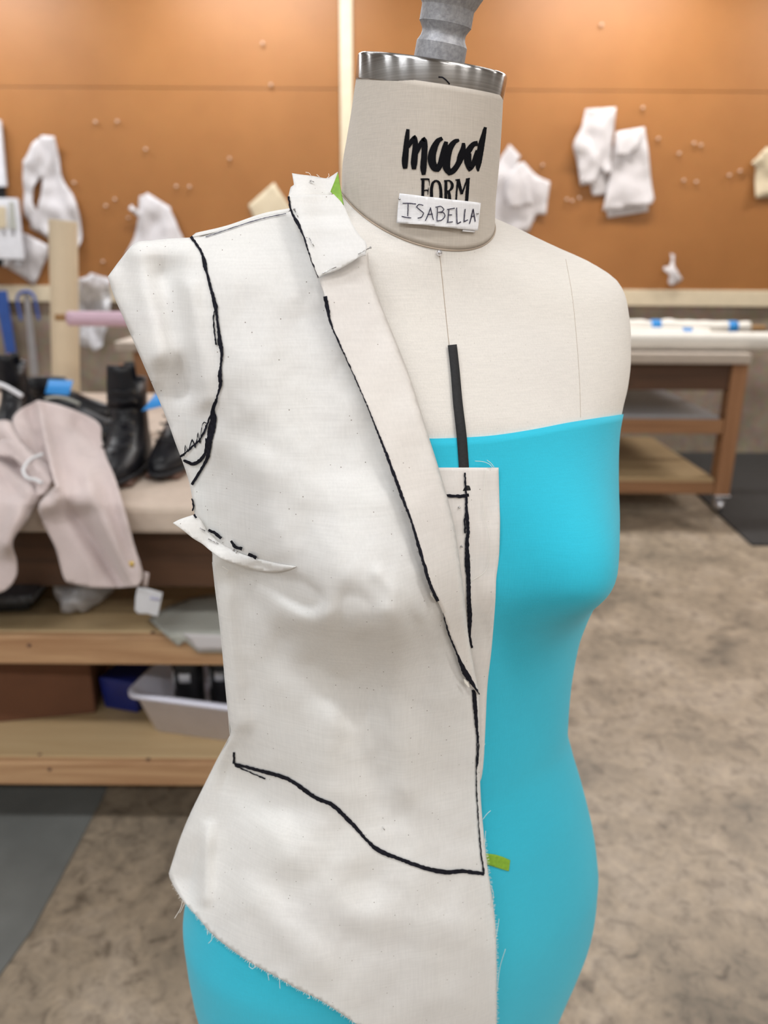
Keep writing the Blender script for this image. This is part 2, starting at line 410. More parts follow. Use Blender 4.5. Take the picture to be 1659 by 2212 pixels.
o = sheet('paper_card', [(537,443),(592,394),(622,440),(640,470),(600,520),(560,500)], PY, creampaper, curl=.015, seed=3, corner=20)
tag(o, 'pale yellow square of card tilted on the board above the muslin shoulder', 'card')
o = sheet('paper_sheet', [(50,502),(107,530),(107,550),(76,616),(18,577)], PY, paper, curl=.03, seed=4, corner=20)
tag(o, 'small white paper tilted under the wall rack, point hanging over the cream rail', 'paper')
t = thing('paper_pattern', 'cluster of white pattern pieces pinned right beside the dress form neck', 'paper pattern', at_y(1130, 500, PY), 'pattern pieces pinned to the board')
sheet('pattern_layer', [(1068,375),(1100,312),(1123,338),(1115,355),(1130,350),(1158,380),(1187,393),(1178,464),(1158,463),(1140,500),(1060,520)], PY, paper, t, curl=.03, seed=5)
sheet('pattern_layer', [(1096,380),(1122,352),(1135,380),(1150,445),(1100,450),(1090,420)], PY - .04, paper, t, curl=.03, seed=6)
t = thing('paper_pattern', 'bundle of folded white pattern strips pinned at the upper right of the board', 'paper pattern', at_y(1280, 400, PY), 'pattern pieces pinned to the board')
sheet('pattern_strip', [(1262,238),(1327,234),(1324,290),(1318,350),(1318,370),(1305,379),(1296,360),(1283,395),(1252,402),(1245,352),(1234,320),(1240,300),(1252,278)], PY - .02, paper, t, curl=.05, seed=7)
sheet('pattern_strip', [(1285,290),(1308,290),(1312,385),(1308,421),(1279,423),(1274,395),(1282,370)], PY, paper, t, curl=.03, seed=8)
t = thing('paper_pattern', 'white folded paper pattern with a turned-down flap, right of the strip bundle', 'paper pattern', at_y(1350, 470, PY), 'pattern pieces pinned to the board')
sheet('pattern_layer', [(1308,440),(1398,430),(1398,457),(1312,471)], PY, paper, t, curl=.02, seed=9, corner=20)
sheet('pattern_layer', [(1329,286),(1391,275),(1400,350),(1411,430),(1404,442),(1300,456),(1316,380)], PY - .025, paper, t, curl=.03, seed=10, corner=30)
sheet('turned_flap', [(1329,287),(1389,277),(1372,326),(1352,334),(1329,337)], PY - .06, paper, t, curl=.03, seed=11, corner=30)
o = sheet('fabric_scrap', [(1446,547),(1456,551),(1453,575),(1462,592),(1469,603),(1458,612),(1446,617),(1438,612),(1441,595),(1427,582),(1430,576),(1441,577),(1448,562)], PY, paper, curl=.05, seed=12, step=5)
tag(o, 'small torn white fabric scrap hanging alone low on the board', 'scrap')
t = thing('paper_pattern', 'cream pattern piece at the right edge of the board', 'paper pattern', at_y(1650, 430, PY), 'pattern pieces pinned to the board')
sheet('pattern_layer', [(1632,342),(1650,320),(1690,315),(1690,425),(1626,429),(1628,390)], PY, creampaper, t, curl=.04, seed=13)
sheet('turned_flap', [(1620,352),(1640,335),(1648,345),(1630,362)], PY - .03, creampaper, t, curl=.02, seed=14, step=6)

# wall rack of pockets at the left edge
t = thing('wall_rack', 'white wall rack with two printed cards at the left edge of the board', 'wall rack', at_y(20, 580, BY))
def slab_px(name, quad, y0, y1, mat, parent, bevel=.003):
    a = [at_y(u, v, y0) for u, v in quad]; b = [p + np.array([0, y1 - y0, 0]) for p in a]
    return mk(name, a + b, [(3,2,1,0), (4,5,6,7)] + [(i, (i+1) % 4, 4 + (i+1) % 4, 4 + i) for i in range(4)], mat, parent, smooth=False, bevel=bevel)
slab_px('backing', [(-30,300),(2,300),(22,575),(-30,575)], BY - .02, BY, blackplastic, t)
slab_px('pocket', [(-40,255),(-2,258),(11,402),(-40,405)], BY - .06, BY - .02, labelwhite, t)
slab_px('pocket', [(-40,428),(35,428),(49,560),(-40,558)], BY - .09, BY - .05, labelwhite, t)
slab_px('printed_card', [(-10,446),(12,446),(14,492),(-10,494)], BY - .095, BY - .092, creampaper, t, 0)
slab_px('printed_card', [(20,436),(29,436),(36,495),(18,494)], BY - .095, BY - .092, greyboard, t, 0)
for (a, b) in ((8, 500), (28, 500)):
    slab_px('printed_mark', [(a-3,b-4),(a+3,b-4),(a+3,b+6),(a-3,b+6)], BY - .0955, BY - .093, greysteel, t, 0)
slab_px('clip', [(7,560),(22,560),(18,572),(7,577)], BY - .085, BY - .06, chrome, t)
slab_px('clip', [(31,560),(47,560),(46,576),(32,577)], BY - .085, BY - .06, greysteel, t)

# push pins
v0, f0 = lathe([(.0015, 0), (.0015, .004), (.007, .005), (.0085, .008), (.006, .010), (.005, .020), (.0085, .023), (.0085, .026)], (0,0,0), (0,-1,0), 10)
pin0 = None
for (a, b) in [(208,264),(255,263),(497,343),(162,395),(230,445),(250,431),(279,471),(224,565),(568,95),(586,184),(411,404),(382,403),(1223,431),(1235,434),(1250,428),(1420,300),(1465,332),(1512,314),(1475,390),(1502,393),(1573,379),(1596,370),(1387,234),(1298,55),(316,323),(1171,357),(1497,310)]:
    p = at_y(a, b, BY)
    if pin0 is None:
        pin0 = mk('push_pin', v0, f0, clearpin, origin=(0,0,0)); q = pin0
    else:
        q = pin0.copy(); COL.objects.link(q)
    q.location = tuple(p); tag(q, 'small clear push pin stuck bare in the brown board', 'push pin', 'bare push pins in the board')

# tools hanging at the rail on the left
TY = BY - .05
t = thing('hanging_ruler', 'blue straight tool hanging from the rail at the left edge', 'ruler', at_y(10, 772, TY))
slab_px('blade', [(-14,628),(14,628),(35,770),(14,772)], TY - .01, TY, bluesteel, t)
v, f = tube([at_y(1, 618, TY), at_y(1, 618, BY - .012)], .006); mk('hook', v, f, greysteel, t)
t = thing('bar_clamp', 'grey steel bar with a curved blue arch hanging from the cream rail', 'clamp', at_y(66, 800, TY))
slab_px('bar', [(51,634),(63,634),(83,812),(66,812)], TY - .008, TY, greysteel, t)
v, f = tube([at_y(a, b, TY - .015) for a, b in catmull([(46,693),(40,665),(37,645),(43,634),(54,630),(66,632),(74,642),(79,665),(84,692)], 4)], .011, 8); mk('arch', v, f, bluesteel, t)
v, f = tube([at_y(55, 628, TY), at_y(55, 628, BY - .012)], .006); mk('hook', v, f, greysteel, t)

# plastic bag hanging in front of the wall
pb = thing('plastic_bag', 'crumpled white plastic bag hanging between the cream tube and the muslin', 'plastic bag', at_y(205, 757, BY - .06))
v, f = tube([at_y(207, 596, BY - .16), at_y(207, 596, BY - .06), at_y(207, 596, BY)], .004); mk('nail', v, f, greysteel, pb)
sheet('film', [(173,601),(194,599),(207,589),(225,596),(243,602),(246,640),(245,690),(235,720),(230,746),(213,757),(200,748),(176,745),(172,700),(174,650)], BY - .03, bag, pb, curl=.10, seed=21, solid=.002, step=6)
# ------------------------------------------------------------------ far tables along the wall
def z_at(v, y, u): return float(at_y(u, v, y)[2])
FY = 4.28
xr = xu(1622, 775, FY); zt = z_at(762, FY, 1480)
t = thing('work_table', 'wooden work table on casters with two shelves, right of the dress form', 'table', (1.2, FY + .6, 0))
box('table_top', .35, xr, FY - .02, FY + 1.25, zt - .06, zt, canvas_far, t, bevel=.012)
lx0, lx1 = xu(1566, 900, FY + .04), xu(1592, 900, FY + .04)
def leg(name, x0, x1, y0, y1, parent, zlo=.115, top=zt - .06): return box(name, x0, x1, y0, y1, zlo, top, legwood, parent)
leg('leg', lx0, lx1 + .02, FY + .03, FY + .12, t); leg('leg', lx0 - .5, lx1 - .48, FY + 1.1, FY + 1.19, t)
leg('leg', .40, .49, FY + .03, FY + .12, t); leg('leg', .40, .49, FY + 1.1, FY + 1.19, t)
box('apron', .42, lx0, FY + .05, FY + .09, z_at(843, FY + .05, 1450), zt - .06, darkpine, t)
zs = z_at(897, FY + .05, 1450)
box('shelf_board', .42, lx0 - .03, FY + .04, FY + 1.15, zs - .02, zs, plain('grey_shelf_sheet', (.30, .30, .32), .35, var=.06), t)
box('shelf_rail', .42, lx0 - .005, FY + .03, FY + .07, z_at(937, FY + .03, 1450), zs - .02, railwood, t)
zs = z_at(1031, FY + .05, 1450)
box('shelf_board', .42, lx0 - .01, FY + .04, FY + 1.15, zs - .025, zs, pine_top, t)
box('shelf_rail', .42, lx0 - .005, FY + .03, FY + .07, z_at(1067, FY + .03, 1450), zs - .025, railwood, t)
for cx_, cy_ in ((lx0 + .05, FY + .075), (lx0 - .45, FY + 1.145), (.445, FY + .075), (.445, FY + 1.145)):
    cs = box('caster_plate', cx_ - .045, cx_ + .045, cy_ - .045, cy_ + .045, .105, .115, labelwhite, t)
    v, f = lathe([(.012, 0), (.030, .006), (.036, .016), (.036, .024), (.030, .034), (.012, .04)], (cx_ - .02, cy_ - .012, .046), (1, 0, 0), 20); v = [(a, b, c) for a, b, c in v]; mk('caster_wheel', v, f, chrome, t)
    v, f = join(tube([(cx_, cy_, .075), (cx_, cy_, .106)], .018, 12), boxv(cx_ - .026, cx_ - .02, cy_ - .02, cy_ + .02, .03, .085), boxv(cx_ + .02, cx_ + .026, cy_ - .02, cy_ + .02, .03, .085)); mk('caster_fork', v, f, chrome, t, smooth=False)
    v, f = lathe([(.01, 0), (.045, .002), (.045, .010), (.01, .012)], (cx_ - .006, cy_ + .004, .046), (1, 0, 0), 20); mk('caster_tyre', v, f, blackplastic, t)
# rolls lying on the right table
def roll(name, a, b, r, mat, label, y, cat='roll', group=None, seed=0, wob=.0, tape=(), core=0, rest=None):
    p, q = at_y(*a, y), at_y(*b, y)
    if rest is not None: p[2] = q[2] = rest + r + .0005
    t = thing(name, label, cat, (p + q) / 2 - np.array([0, 0, r]), group)
    n = 30; pts = [p + (q - p) * i / n for i in range(n + 1)]
    rr = [r * (1 + wob * noise.noise(Vector((i * .35, seed, 0)))) for i in range(n + 1)]
    v, f = tube(pts, rr, 20); mk('wrapped_sheet', v, f, mat, t)
    if core:
        d = (q - p) / np.linalg.norm(q - p); v, f = tube([p - d * core, q + d * core], r * .45, 12); mk('core_stick', v, f, dowel, t)
    for s in tape:
        c = p + (q - p) * s; d = (q - p) / np.linalg.norm(q - p)
        v, f = tube([c - d * .028, c + d * .028], r * 1.03 + .001, 20); mk('blue_tape', v, f, bluetape, t)
    return t
r1 = .052; roll('fabric_roll', (1240, 741), (1700, 741), r1, whiteroll, 'thick white roll along the front edge of the right work table', FY + .10, seed=3, wob=.0, rest=zt)
roll('fabric_roll', (1250, 716), (1530, 720), .028, whiteroll, 'thin white roll with a single blue tape, lying between two other rolls', FY + .32, seed=5, wob=.2, tape=(.83,))
roll('fabric_roll', (1250, 701), (1617, 708), .036, whiteroll, 'white roll on a wooden stick with blue tape at its end, rearmost on the table', FY + .55, seed=6, wob=.4, tape=(.45, .90), core=.10)
zb = min(z_at(716, FY + .32, 1250), z_at(720, FY + .32, 1530)) - .030
o = box('folded_cloth', .55, xu(1560, 720, FY + .4), FY + .19, FY + .85, zt + .001, zb, whiteroll, bevel=.015); tag(o, 'flat stack of folded white cloth under the rear rolls on the right table', 'folded cloth')
# black floor mat behind/right of the table
q = [at_z(a, b, 0) for a, b in ((1405, 976), (1800, 978), (1900, 1180), (1623, 1180))]
q = [p + np.array([0, 0, .001]) for p in q]; h = [p + np.array([0, 0, .012]) for p in q]
q[0][1] = min(q[0][1], WY - .02); h[0][1] = q[0][1]; q[1][1] = min(q[1][1], WY - .02); h[1][1] = q[1][1]
o = mk('floor_mat', h + q, [(0,1,2,3), (7,6,5,4)] + [(i, 4 + i, 4 + (i+1) % 4, (i+1) % 4) for i in range(4)], rubber, smooth=False, bevel=.003)
tag(o, 'black rubber floor mat beside the right work table', 'floor mat')
# second far table at the left, partly behind the muslin flap
t = thing('work_table', 'far wooden table against the wall, seen between cream tube and muslin', 'table', (-1.0, 4.9, 0))
FL = 4.75; zt2 = z_at(738, FL, 270); xl = xu(247, 745, FL)
box('table_top', xl, -.25, FL, FL + .95, zt2 - .06, zt2, canvas_far, t, bevel=.01)
for a in (xl + .09, -.40):
    for b in (FL + .05, FL + .8): box('leg', a, a + .09, b, b + .09, 0.001, zt2 - .06, legwood, t)
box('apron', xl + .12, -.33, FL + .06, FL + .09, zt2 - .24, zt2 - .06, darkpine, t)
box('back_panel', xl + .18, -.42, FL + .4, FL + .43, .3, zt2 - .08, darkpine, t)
# ------------------------------------------------------------------ left table with shelves
NY = 1.56; zt = .90
t = thing('cutting_table', 'canvas-topped cutting table with two pine shelves, left behind the dress form', 'table', (-.85, NY + .7, 0)); CT = t
XE = -.02
mk('table_top', *boxv(-1.95, XE, NY, 3.05, zt - .062, zt), canvas, t, smooth=False, bevel=.012)
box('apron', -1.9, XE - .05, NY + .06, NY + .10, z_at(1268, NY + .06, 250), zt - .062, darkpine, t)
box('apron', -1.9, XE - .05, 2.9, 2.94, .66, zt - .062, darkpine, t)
zm1, zm0 = z_at(1372, NY + .02, 200), z_at(1436, NY + .02, 200)
box('shelf_board', -1.9, XE - .05, NY + .04, 2.9, zm1 - .02, zm1, pine_top, t, bevel=.003)
box('shelf_rail', -1.9, XE - .05, NY + .02, NY + .055, zm0, zm1 - .004, pine, t, bevel=.004)
zl1, zl0 = z_at(1645, NY + .02, 200), z_at(1697, NY + .02, 200)
box('shelf_board', -1.9, XE - .05, NY + .04, 2.9, zl1 - .02, zl1, pine_top, t, bevel=.003)
box('shelf_rail', -1.9, XE - .05, NY + .02, NY + .055, zl0, zl1 - .004, pine, t, bevel=.004)
for a in (-1.88, XE - .15):
    for b in (NY + .06, 2.82): box('leg', a, a + .09, b, b + .09, .001, zt - .062, legwood, t)
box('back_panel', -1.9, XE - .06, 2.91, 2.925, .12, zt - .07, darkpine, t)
for (a, b) in ((63, 1394), (330, 1366), (86, 1630), (320, 1640), (107, 1662)):
    p = at_y(a, b, NY + .0195) if b in (1394, 1662) else at_z(a, b, (zm1 if b < 1500 else zl1))
    ax = (0, -1, 0) if b in (1394, 1662) else (0, 0, 1)
    v, f = lathe([(.0005, -.002), (.0048, -.001), (.0048, .0006), (.002, .0012)], p, ax, 10); mk('screw_head', v, f, solebrown, t)
# grey vinyl mat on the floor by the table
q = [at_z(a, b, 0) for a, b in ((-420, 2420), (-420, 1690), (236, 1690), (228, 1712), (130, 1900), (70, 2010), (-30, 2150), (-120, 2420))]
hi = [p + np.array([0, 0, .004]) for p in q]; lo = [p + np.array([0, 0, .0005]) for p in q]; n = len(q)
o = mk('floor_mat', hi + lo, [tuple(range(n))[::-1], tuple(n + i for i in range(n))] + [(i, n + i, n + (i+1) % n, (i+1) % n) for i in range(n)], greymat, smooth=False)
tag(o, 'grey vinyl floor mat with worn edge in front of the left cutting table', 'floor mat')
# things on the shelves -------------------------------------------------
def quadbox(name, base_px, z0, h, depth, mat, parent=None, taper=1.0, bevel=.004):
    a, b = at_z(*base_px[0], z0), at_z(*base_px[1], z0); d = (b - a); nrm = np.array([-d[1], d[0], 0]); nrm /= np.linalg.norm(nrm)
    base = [a, b, b + nrm * depth, a + nrm * depth]; c = sum(base) / 4
    top = [c + (p - c) * taper + np.array([0, 0, h]) for p in base]
    return mk(name, base + top, [(3,2,1,0), (4,5,6,7)] + [(i, (i+1) % 4, 4 + (i+1) % 4, 4 + i) for i in range(4)], mat, parent, smooth=False, bevel=bevel)
t = thing('cardboard_box', 'plain brown cardboard box on the bottom shelf of the left table', 'box', at_z(80, 1560, zl1 + .001))
quadbox('body', ((-160, 1575), (207, 1541)), zl1 + .001, .215, .42, card, t)
a, b = at_z(-160, 1575, zl1), at_z(207, 1541, zl1)
t = thing('blue_bin', 'dark blue plastic bin behind the white tub on the bottom shelf', 'bin', at_z(270, 1530, zl1 + .001))
quadbox('body', ((226, 1528), (298, 1541)), zl1 + .001, .095, .22, blueplastic, t, taper=1.06)
# white tub with rim: outer and inner walls
def tub(base_px, z0, h, depth, flare):
    a, b = at_z(*base_px[0], z0), at_z(*base_px[1], z0); d = b - a; nr = np.array([-d[1], d[0], 0]); nr /= np.linalg.norm(nr); d /= np.linalg.norm(d)
    L = np.linalg.norm(b - a); o = (a + b) / 2 + nr * depth / 2
    def rr(hx, hy, z, r=.03):
        pts = []
        for sx, sy, a0 in ((1, -1, -90), (1, 1, 0), (-1, 1, 90), (-1, -1, 180)):
            for k in range(5):
                an = math.radians(a0 + 22.5 * k); pts.append(o + d * (sx * (hx - r) + r * math.cos(an)) + nr * (sy * (hy - r) + r * math.sin(an)) + np.array([0, 0, z]))
        return pts
    hx, hy = L / 2, depth / 2
    out = loft([rr(hx, hy, 0), rr(hx + flare, hy + flare, h - .012), rr(hx + flare + .012, hy + flare + .012, h - .012), rr(hx + flare + .012, hy + flare + .012, h), rr(hx + flare - .002, hy + flare - .002, h), rr(hx - .004, hy - .004, .006)])
    return out, o, d, nr, hx, hy
(tv, tf), o_, d_, n_, hx, hy = tub(((325, 1577), (640, 1621)), zl1 + .001, .125, .30, .028)
t = thing('white_tub', 'white plastic tub of dark cans on the bottom shelf of the left table', 'tub', o_)
mk('body', tv, tf, whiteplastic, t)
rc = random.Random(4)
CAN = [(-.66, -.35, .040, .17, 'tall black can with a white oval label, frontmost in the white tub'), (-.24, -.15, .036, .165, 'black can with a pale side label standing in the middle of the white tub'),
       (.14, -.40, .034, .15, 'black can with red print, nearest the muslin in the white tub')]
for k, (sx, sy, r, hh, lab) in enumerate(CAN):
    c = o_ + d_ * sx * hx + n_ * sy * hy + np.array([0, 0, .008])
    ct = thing('spray_can', lab, 'can', c, 'dark cans in the white tub')
    v, f = lathe([(r * .9, 0), (r, .004), (r, hh - .02), (r * .8, hh - .006), (r * .45, hh), (r * .45, hh + .016), (r * .2, hh + .018)], c, (0, 0, 1), 24); mk('can_body', v, f, blackplastic, ct)
    rings = [[c + np.array([(r + .0006) * math.cos(a_), (r + .0006) * math.sin(a_), z]) for a_ in np.linspace(-math.pi * .62, -math.pi * .38, 9)] for z in (hh * .62, hh * .78)]
    v, f = loft(rings, False); mk('label_patch', v, f, labelwhite if k != 2 else plain('red_label', (.35, .05, .04), .5), ct, solid=.0004)
    rings = [[c + np.array([(r + .0006) * math.cos(a_), (r + .0006) * math.sin(a_), z]) for a_ in np.linspace(-math.pi * .85, -math.pi * .75, 5)] for z in (hh * .45, hh * .8)]
    v, f = loft(rings, False); mk('label_stripe', v, f, labelwhite, ct, solid=.0004)
# middle shelf: black case, clear bag, grey sheets
t = thing('black_case', 'black speckled case in the shade on the middle shelf, left edge', 'case', at_z(40, 1312, zm1 + .001))
quadbox('body', ((-160, 1330), (66, 1322)), zm1 + .001, .085, .20, blackplastic, t, bevel=.012)
quadbox('lid', ((-165, 1312), (72, 1304)), zm1 + .087, .02, .20, plain('speckled_black', (.02, .02, .024), .4, var=.9, scale=120), t, bevel=.006)
def blob(center, rx, ry, rz, seed, amp=.25, nu=26, nv=14):
    V = []; c = np.array(center)
    for i in range(nv + 1):
        th_ = math.pi * i / nv
        for j in range(nu):
            ph = 2 * math.pi * j / nu; d = np.array([math.sin(th_) * math.cos(ph), math.sin(th_) * math.sin(ph), math.cos(th_)])
            k = 1 + amp * noise.noise(Vector(d * 2.3) + Vector((seed, seed * 2, 0))) + amp * .5 * noise.noise(Vector(d * 6) + Vector((seed, 0, 0)))
            p = d * k * np.array([rx, ry, rz]); p[2] = max(p[2], -rz * .8); V.append(c + p)
    Fc = [(i*nu + j, (i+1)*nu + j, (i+1)*nu + (j+1) % nu, i*nu + (j+1) % nu) for i in range(nv) for j in range(nu)]
    return V, Fc
c = at_z(158, 1338, zm1); v, f = blob(c + np.array([0, .09, .052]), .062, .10, .06, 3, .22)
tag(mk('plastic_bag', v, f, bag), 'clear plastic bag bunched on the middle shelf under the pink garment', 'plastic bag')
# drooping pattern sheets over the middle rail
def rail_sheet(name, pts, label, mat, lift, parent):
    v, f = fill2d(pts, 9, True, 40); V = []
    for a, b in v:
        p = at_z(a, b, zm1 + .004 + lift)
        if p[1] < NY + .012: p = at_y(a, b, NY + .012 - lift * .4)
        V.append(p)
    return mk(name, V, f, mat, parent, solid=.001)
t = thing('paper_sheets', 'large pale grey paper sheets sliding off the middle shelf beside the muslin', 'paper', at_z(420, 1370, zm1))
rail_sheet('sheet', [(322,1338),(350,1318),(420,1290),(520,1280),(640,1300),(640,1430),(560,1418),(480,1410),(428,1410),(400,1385),(386,1396),(377,1390)], '', greyboard, .006, t)
rail_sheet('sheet', [(395,1368),(470,1372),(640,1378),(640,1420),(480,1406),(430,1408)], '', paper, .010, t)
v, f = fill2d([(345,1272),(420,1268),(640,1270),(640,1300),(480,1332),(400,1335),(350,1320)], 9, True, 40)
V = [at_y(a, b, 1.95 - (b - 1268) * .003) for a, b in v]; mk('curled_sheet', V, f, greyboard, t, solid=.001)

# ------------------------------------------------------------------ things on the left table
TZ = zt
def boot(label, px, y, rot, h=.23, tongue=.03, leather=blackleather, lace=True, tape=None, trim=None, sc=1.0, group='black leather boots on the cutting table'):
    c = at_y(*px, y); base = np.array([c[0], c[1], TZ + .001]); t = thing('ankle_boot', label, 'boot', base, group)
    R = Matrix.Rotation(rot, 3, 'Z')
    def X(p): q = R @ Vector((p[0] * sc, p[1] * sc, p[2])); return base + np.array(q)
    def ring(z, cy, ly, wx, n=28, bk=None):
        out = []
        for j in range(n):
            a = 2 * math.pi * j / n; s, cc = math.sin(a), math.cos(a); pw = .85
            yy = cy + ly * math.copysign(abs(s) ** pw, s); xx = wx * math.copysign(abs(cc) ** pw, cc)
            if s < 0: xx *= 1 - .25 * abs(s) ** 3
            out.append((xx, yy, z))
        return out
    S_ = [(.022, -.03, .142, .040), (.034, -.03, .144, .043), (.052, -.022, .134, .043), (.07, -.006, .112, .041), (.088, .016, .088, .037), (.108, .034, .068, .035), (h * .6, .042, .058, .034), (h * .8, .043, .057, .036), (h, .045, .060, .039)]
    rings = [[X(p) for p in ring(*s)] for s in S_]
    rings += [[X(p) for p in ring(h - .003, .045, .056, .035)], [X(p) for p in ring(h * .6, .042, .050, .028)]]
    v, f = loft(rings); mk('upper', v, f, leather, t)
    v, f = loft([[X(p) for p in ring(*s)] for s in ((.012, -.03, .146, .043), (.022, -.03, .148, .045), (.0235, -.03, .144, .042))]); mk('sole', v, f, trim or blacksuede, t)
    hb = [X((a, b, z)) for z in (0, .014) for a, b in ((-.034, .045), (.034, .045), (.028, .112), (-.028, .112))]
    mk('heel', hb, [(3,2,1,0), (4,5,6,7)] + [(i, (i+1) % 4, 4 + (i+1) % 4, 4 + i) for i in range(4)], solebrown, t, smooth=False, bevel=.003)
    fb = [X((a, b, z)) for z in (0, .014) for a, b in ((-.036, -.15), (.036, -.15), (.038, .0), (-.038, .0))]
    mk('forefoot_sole', fb, [(3,2,1,0), (4,5,6,7)] + [(i, (i+1) % 4, 4 + (i+1) % 4, 4 + i) for i in range(4)], solebrown, t, smooth=False, bevel=.01)
    if tongue:
        tg = loft([[X((x_ * (1 - .35 * k), -.018 - .010 * k + .012 * abs(x_) / .03, h * .72 + (h * .28 + tongue) * k)) for x_ in np.linspace(-.032, .032, 7)] for k in np.linspace(0, 1, 6)], False)
        mk('tongue', *tg, leather, t, solid=.004)
        bt = loft([[X((x_ * (1 - .2 * k), .108 - .012 * k - .012 * abs(x_) / .03, h * .8 + (h * .2 + tongue * .8) * k)) for x_ in np.linspace(-.016, .010, 5)] for k in np.linspace(0, 1, 5)], False)
        mk('pull_tab', *bt, leather, t, solid=.004)
        bt = loft([[X((x_, .106 - .012 * k, h * .85 + (h * .15 + tongue * .7) * k)) for x_ in np.linspace(-.024, -.016, 3)] for k in np.linspace(0, 1, 5)], False)
        mk('lining', *bt, tanleather, t, solid=.003)
    if lace:
        for k in range(6):
            z = .062 + k * (h - .08) / 6; yy = -.100 + k * .022 if k < 4 else -.022
            zz = z + .018
            v, f = tube([X((-.024, yy + .006, zz)), X((-.008, yy - .006, zz + .008)), X((.008, yy - .006, zz + .004)), X((.024, yy + .006, zz + .008))], .0024, 6); mk('lace', v, f, blacksuede, t)
            for s in (-1, 1):
                v, f = lathe([(.0015, 0), (.0035, .0005), (.0035, .002), (.0015, .003)], X((s * .026, yy + .006, zz + .002)), (s * .4, -.6, .6), 8); mk('eyelet', v, f, gunmetal, t)
    return t
boot('black lace-up ankle boot with brown lining, toe towards us, right of the pink garment', (280, 1000), 1.88, .10, h=.215, tongue=.045, sc=1.22)
t = boot('black ankle boot half hidden behind the muslin armhole, blue tape on top', (398, 1000), 1.95, -.05, h=.17, tongue=0, sc=1.2)
boot('tall black boot at the left edge, behind the pink garment', (30, 900), 2.20, .15, h=.215, tongue=.03, lace=False)
t2 = boot('black boot lying behind the pink garment, marked with blue tape on its side', (142, 900), 2.40, math.pi / 2 + .15, h=.15, tongue=0, lace=False, trim=greyboard)
t3 = boot('black shoe with white trim at the left edge in front of the tall boot', (-60, 900), 1.96, 1.3, h=.13, tongue=0, lace=False, trim=labelwhite)
def strip(name, quad, ys, mat, parent, n=8):
    """a short strip of tape: quad in pixels (tl, tr, br, bl) with a distance for each corner"""
    (a, b, c, d), V = [at_y(*q, y) for q, y in zip(quad, ys)], []
    for i in range(n + 1):
        s = i / n; V.append(a + (b - a) * s); V.append(d + (c - d) * s)
    return mk(name, V, [(2*i, 2*i+1, 2*i+3, 2*i+2) for i in range(n)], mat, parent, solid=.001)
strip('blue_tape', [(105,820),(158,822),(149,854),(97,850)], (2.15, 2.15, 2.10, 2.10), bluetape, t2)
strip('blue_tape', [(335,852),(352,846),(356,876),(306,888)], (1.84, 1.84, 1.79, 1.79), bluetape, t)
v, f = tube([at_y(a, b, 1.84) for a, b in catmull([(-20,826),(5,832),(25,842),(48,856)], 5)], .0062, 8); mk('white_trim', v, f, labelwhite, t3)
v, f = tube([at_y(a, b, 2.08) for a, b in catmull([(98,862),(120,858),(145,862),(172,873)], 5)], .0045, 8); mk('white_trim', v, f, greyboard, t2)
t = boot('black suede shoe just behind the pink garment waistband, toe to the right', (160, 900), 2.10, math.pi / 2 + .05, h=.12, tongue=0, lace=False, leather=blacksuede, trim=greyboard)

# pale pink garment slumped over the table edge
GV = [(860, 1.94), (900, 1.88), (950, 1.78), (1000, 1.68), (1045, 1.60), (1090, 1.535), (1130, 1.52), (1200, 1.515), (1290, 1.51)]
gv, gy = zip(*GV)
def gfun(du=0.0, folds=()):
    def fn(a, b):
        y = np.interp(b, gv, gy) - du
        for (x0, y0, x1, y1, wd, am) in folds:
            p = np.array([a - x0, b - y0]); d = np.array([x1 - x0, y1 - y0], float); L2 = d @ d; k = min(1.15, max(-.15, (p @ d) / L2)); q = p - d * k
            y -= 1.7 * am * math.exp(-(q @ q) / wd ** 2)
        return y
    return fn
def gpiece(name, outline, fn, parent, mat=pinkcloth):
    v, f = fill2d(outline, 7, True, 55); V = [at_y(a, b, fn(a, b) - .006 * noise.noise(Vector((a * .02, b * .015, 3)))) for a, b in v]
    return mk(name, V, f, mat, parent, solid=.003)
t = thing('pink_trousers', 'pale pink trousers with white drawstring slumped over the cutting table edge', 'trousers', at_z(150, 1060, TZ))
gpiece('right_leg', [(81,865),(130,876),(193,900),(217,921),(218,945),(229,987),(250,1038),(271,1111),(289,1174),(307,1234),(304,1256),(289,1267),(211,1269),(157,1260),(139,1249),(121,1186),(96,1135),(84,1096),(96,1075),(121,1050),(109,1011),(93,936)],
       gfun(.0, [(84,880,116,1030,10,.03), (90,930,120,1050,14,.02), (180,930,205,960,30,-.03), (105,1085,170,1075,26,.03), (200,1060,275,1240,16,.02), (160,1110,250,1240,18,-.02), (230,950,300,1230,12,.012)]), t)
gpiece('inner_back', [(81,865),(97,945),(112,1010),(118,1045),(85,1005),(50,962),(27,915),(40,888)], gfun(-.11, [(70,900,95,1000,20,-.03)]), t)
gpiece('left_leg', [(-90,930),(0,909),(24,912),(33,936),(60,969),(99,999),(105,1029),(90,1065),(60,1120),(27,1168),(36,1210),(33,1249),(0,1280),(-90,1290)],
       gfun(.01, [(20,940,80,1010,16,.03), (0,975,70,1040,12,-.035), (60,1070,20,1160,22,.03), (10,1040,60,1090,15,-.015)]), t)
gpiece('waistband', [(0,950),(24,952),(60,975),(99,1000),(112,1030),(100,1062),(80,1072),(74,1040),(52,1010),(20,985),(-20,985)], gfun(.035, [(30,960,100,1030,10,.015)]), t)
cd_ = catmull([(93,981),(84,984),(66,992),(54,1006),(50,1018),(58,1032),(75,1036),(90,1043)], 4)
v, f = tube([at_y(a, b, np.interp(b, gv, gy) - .075) for a, b in cd_], .0036, 8); mk('drawstring', v, f, whitecord, t)
v, f = lathe([(.002, 0), (.008, .001), (.008, .004), (.003, .006)], at_y(285, 1219, 1.495), (0, -1, .1), 14); mk('snap', v, f, brass, t)
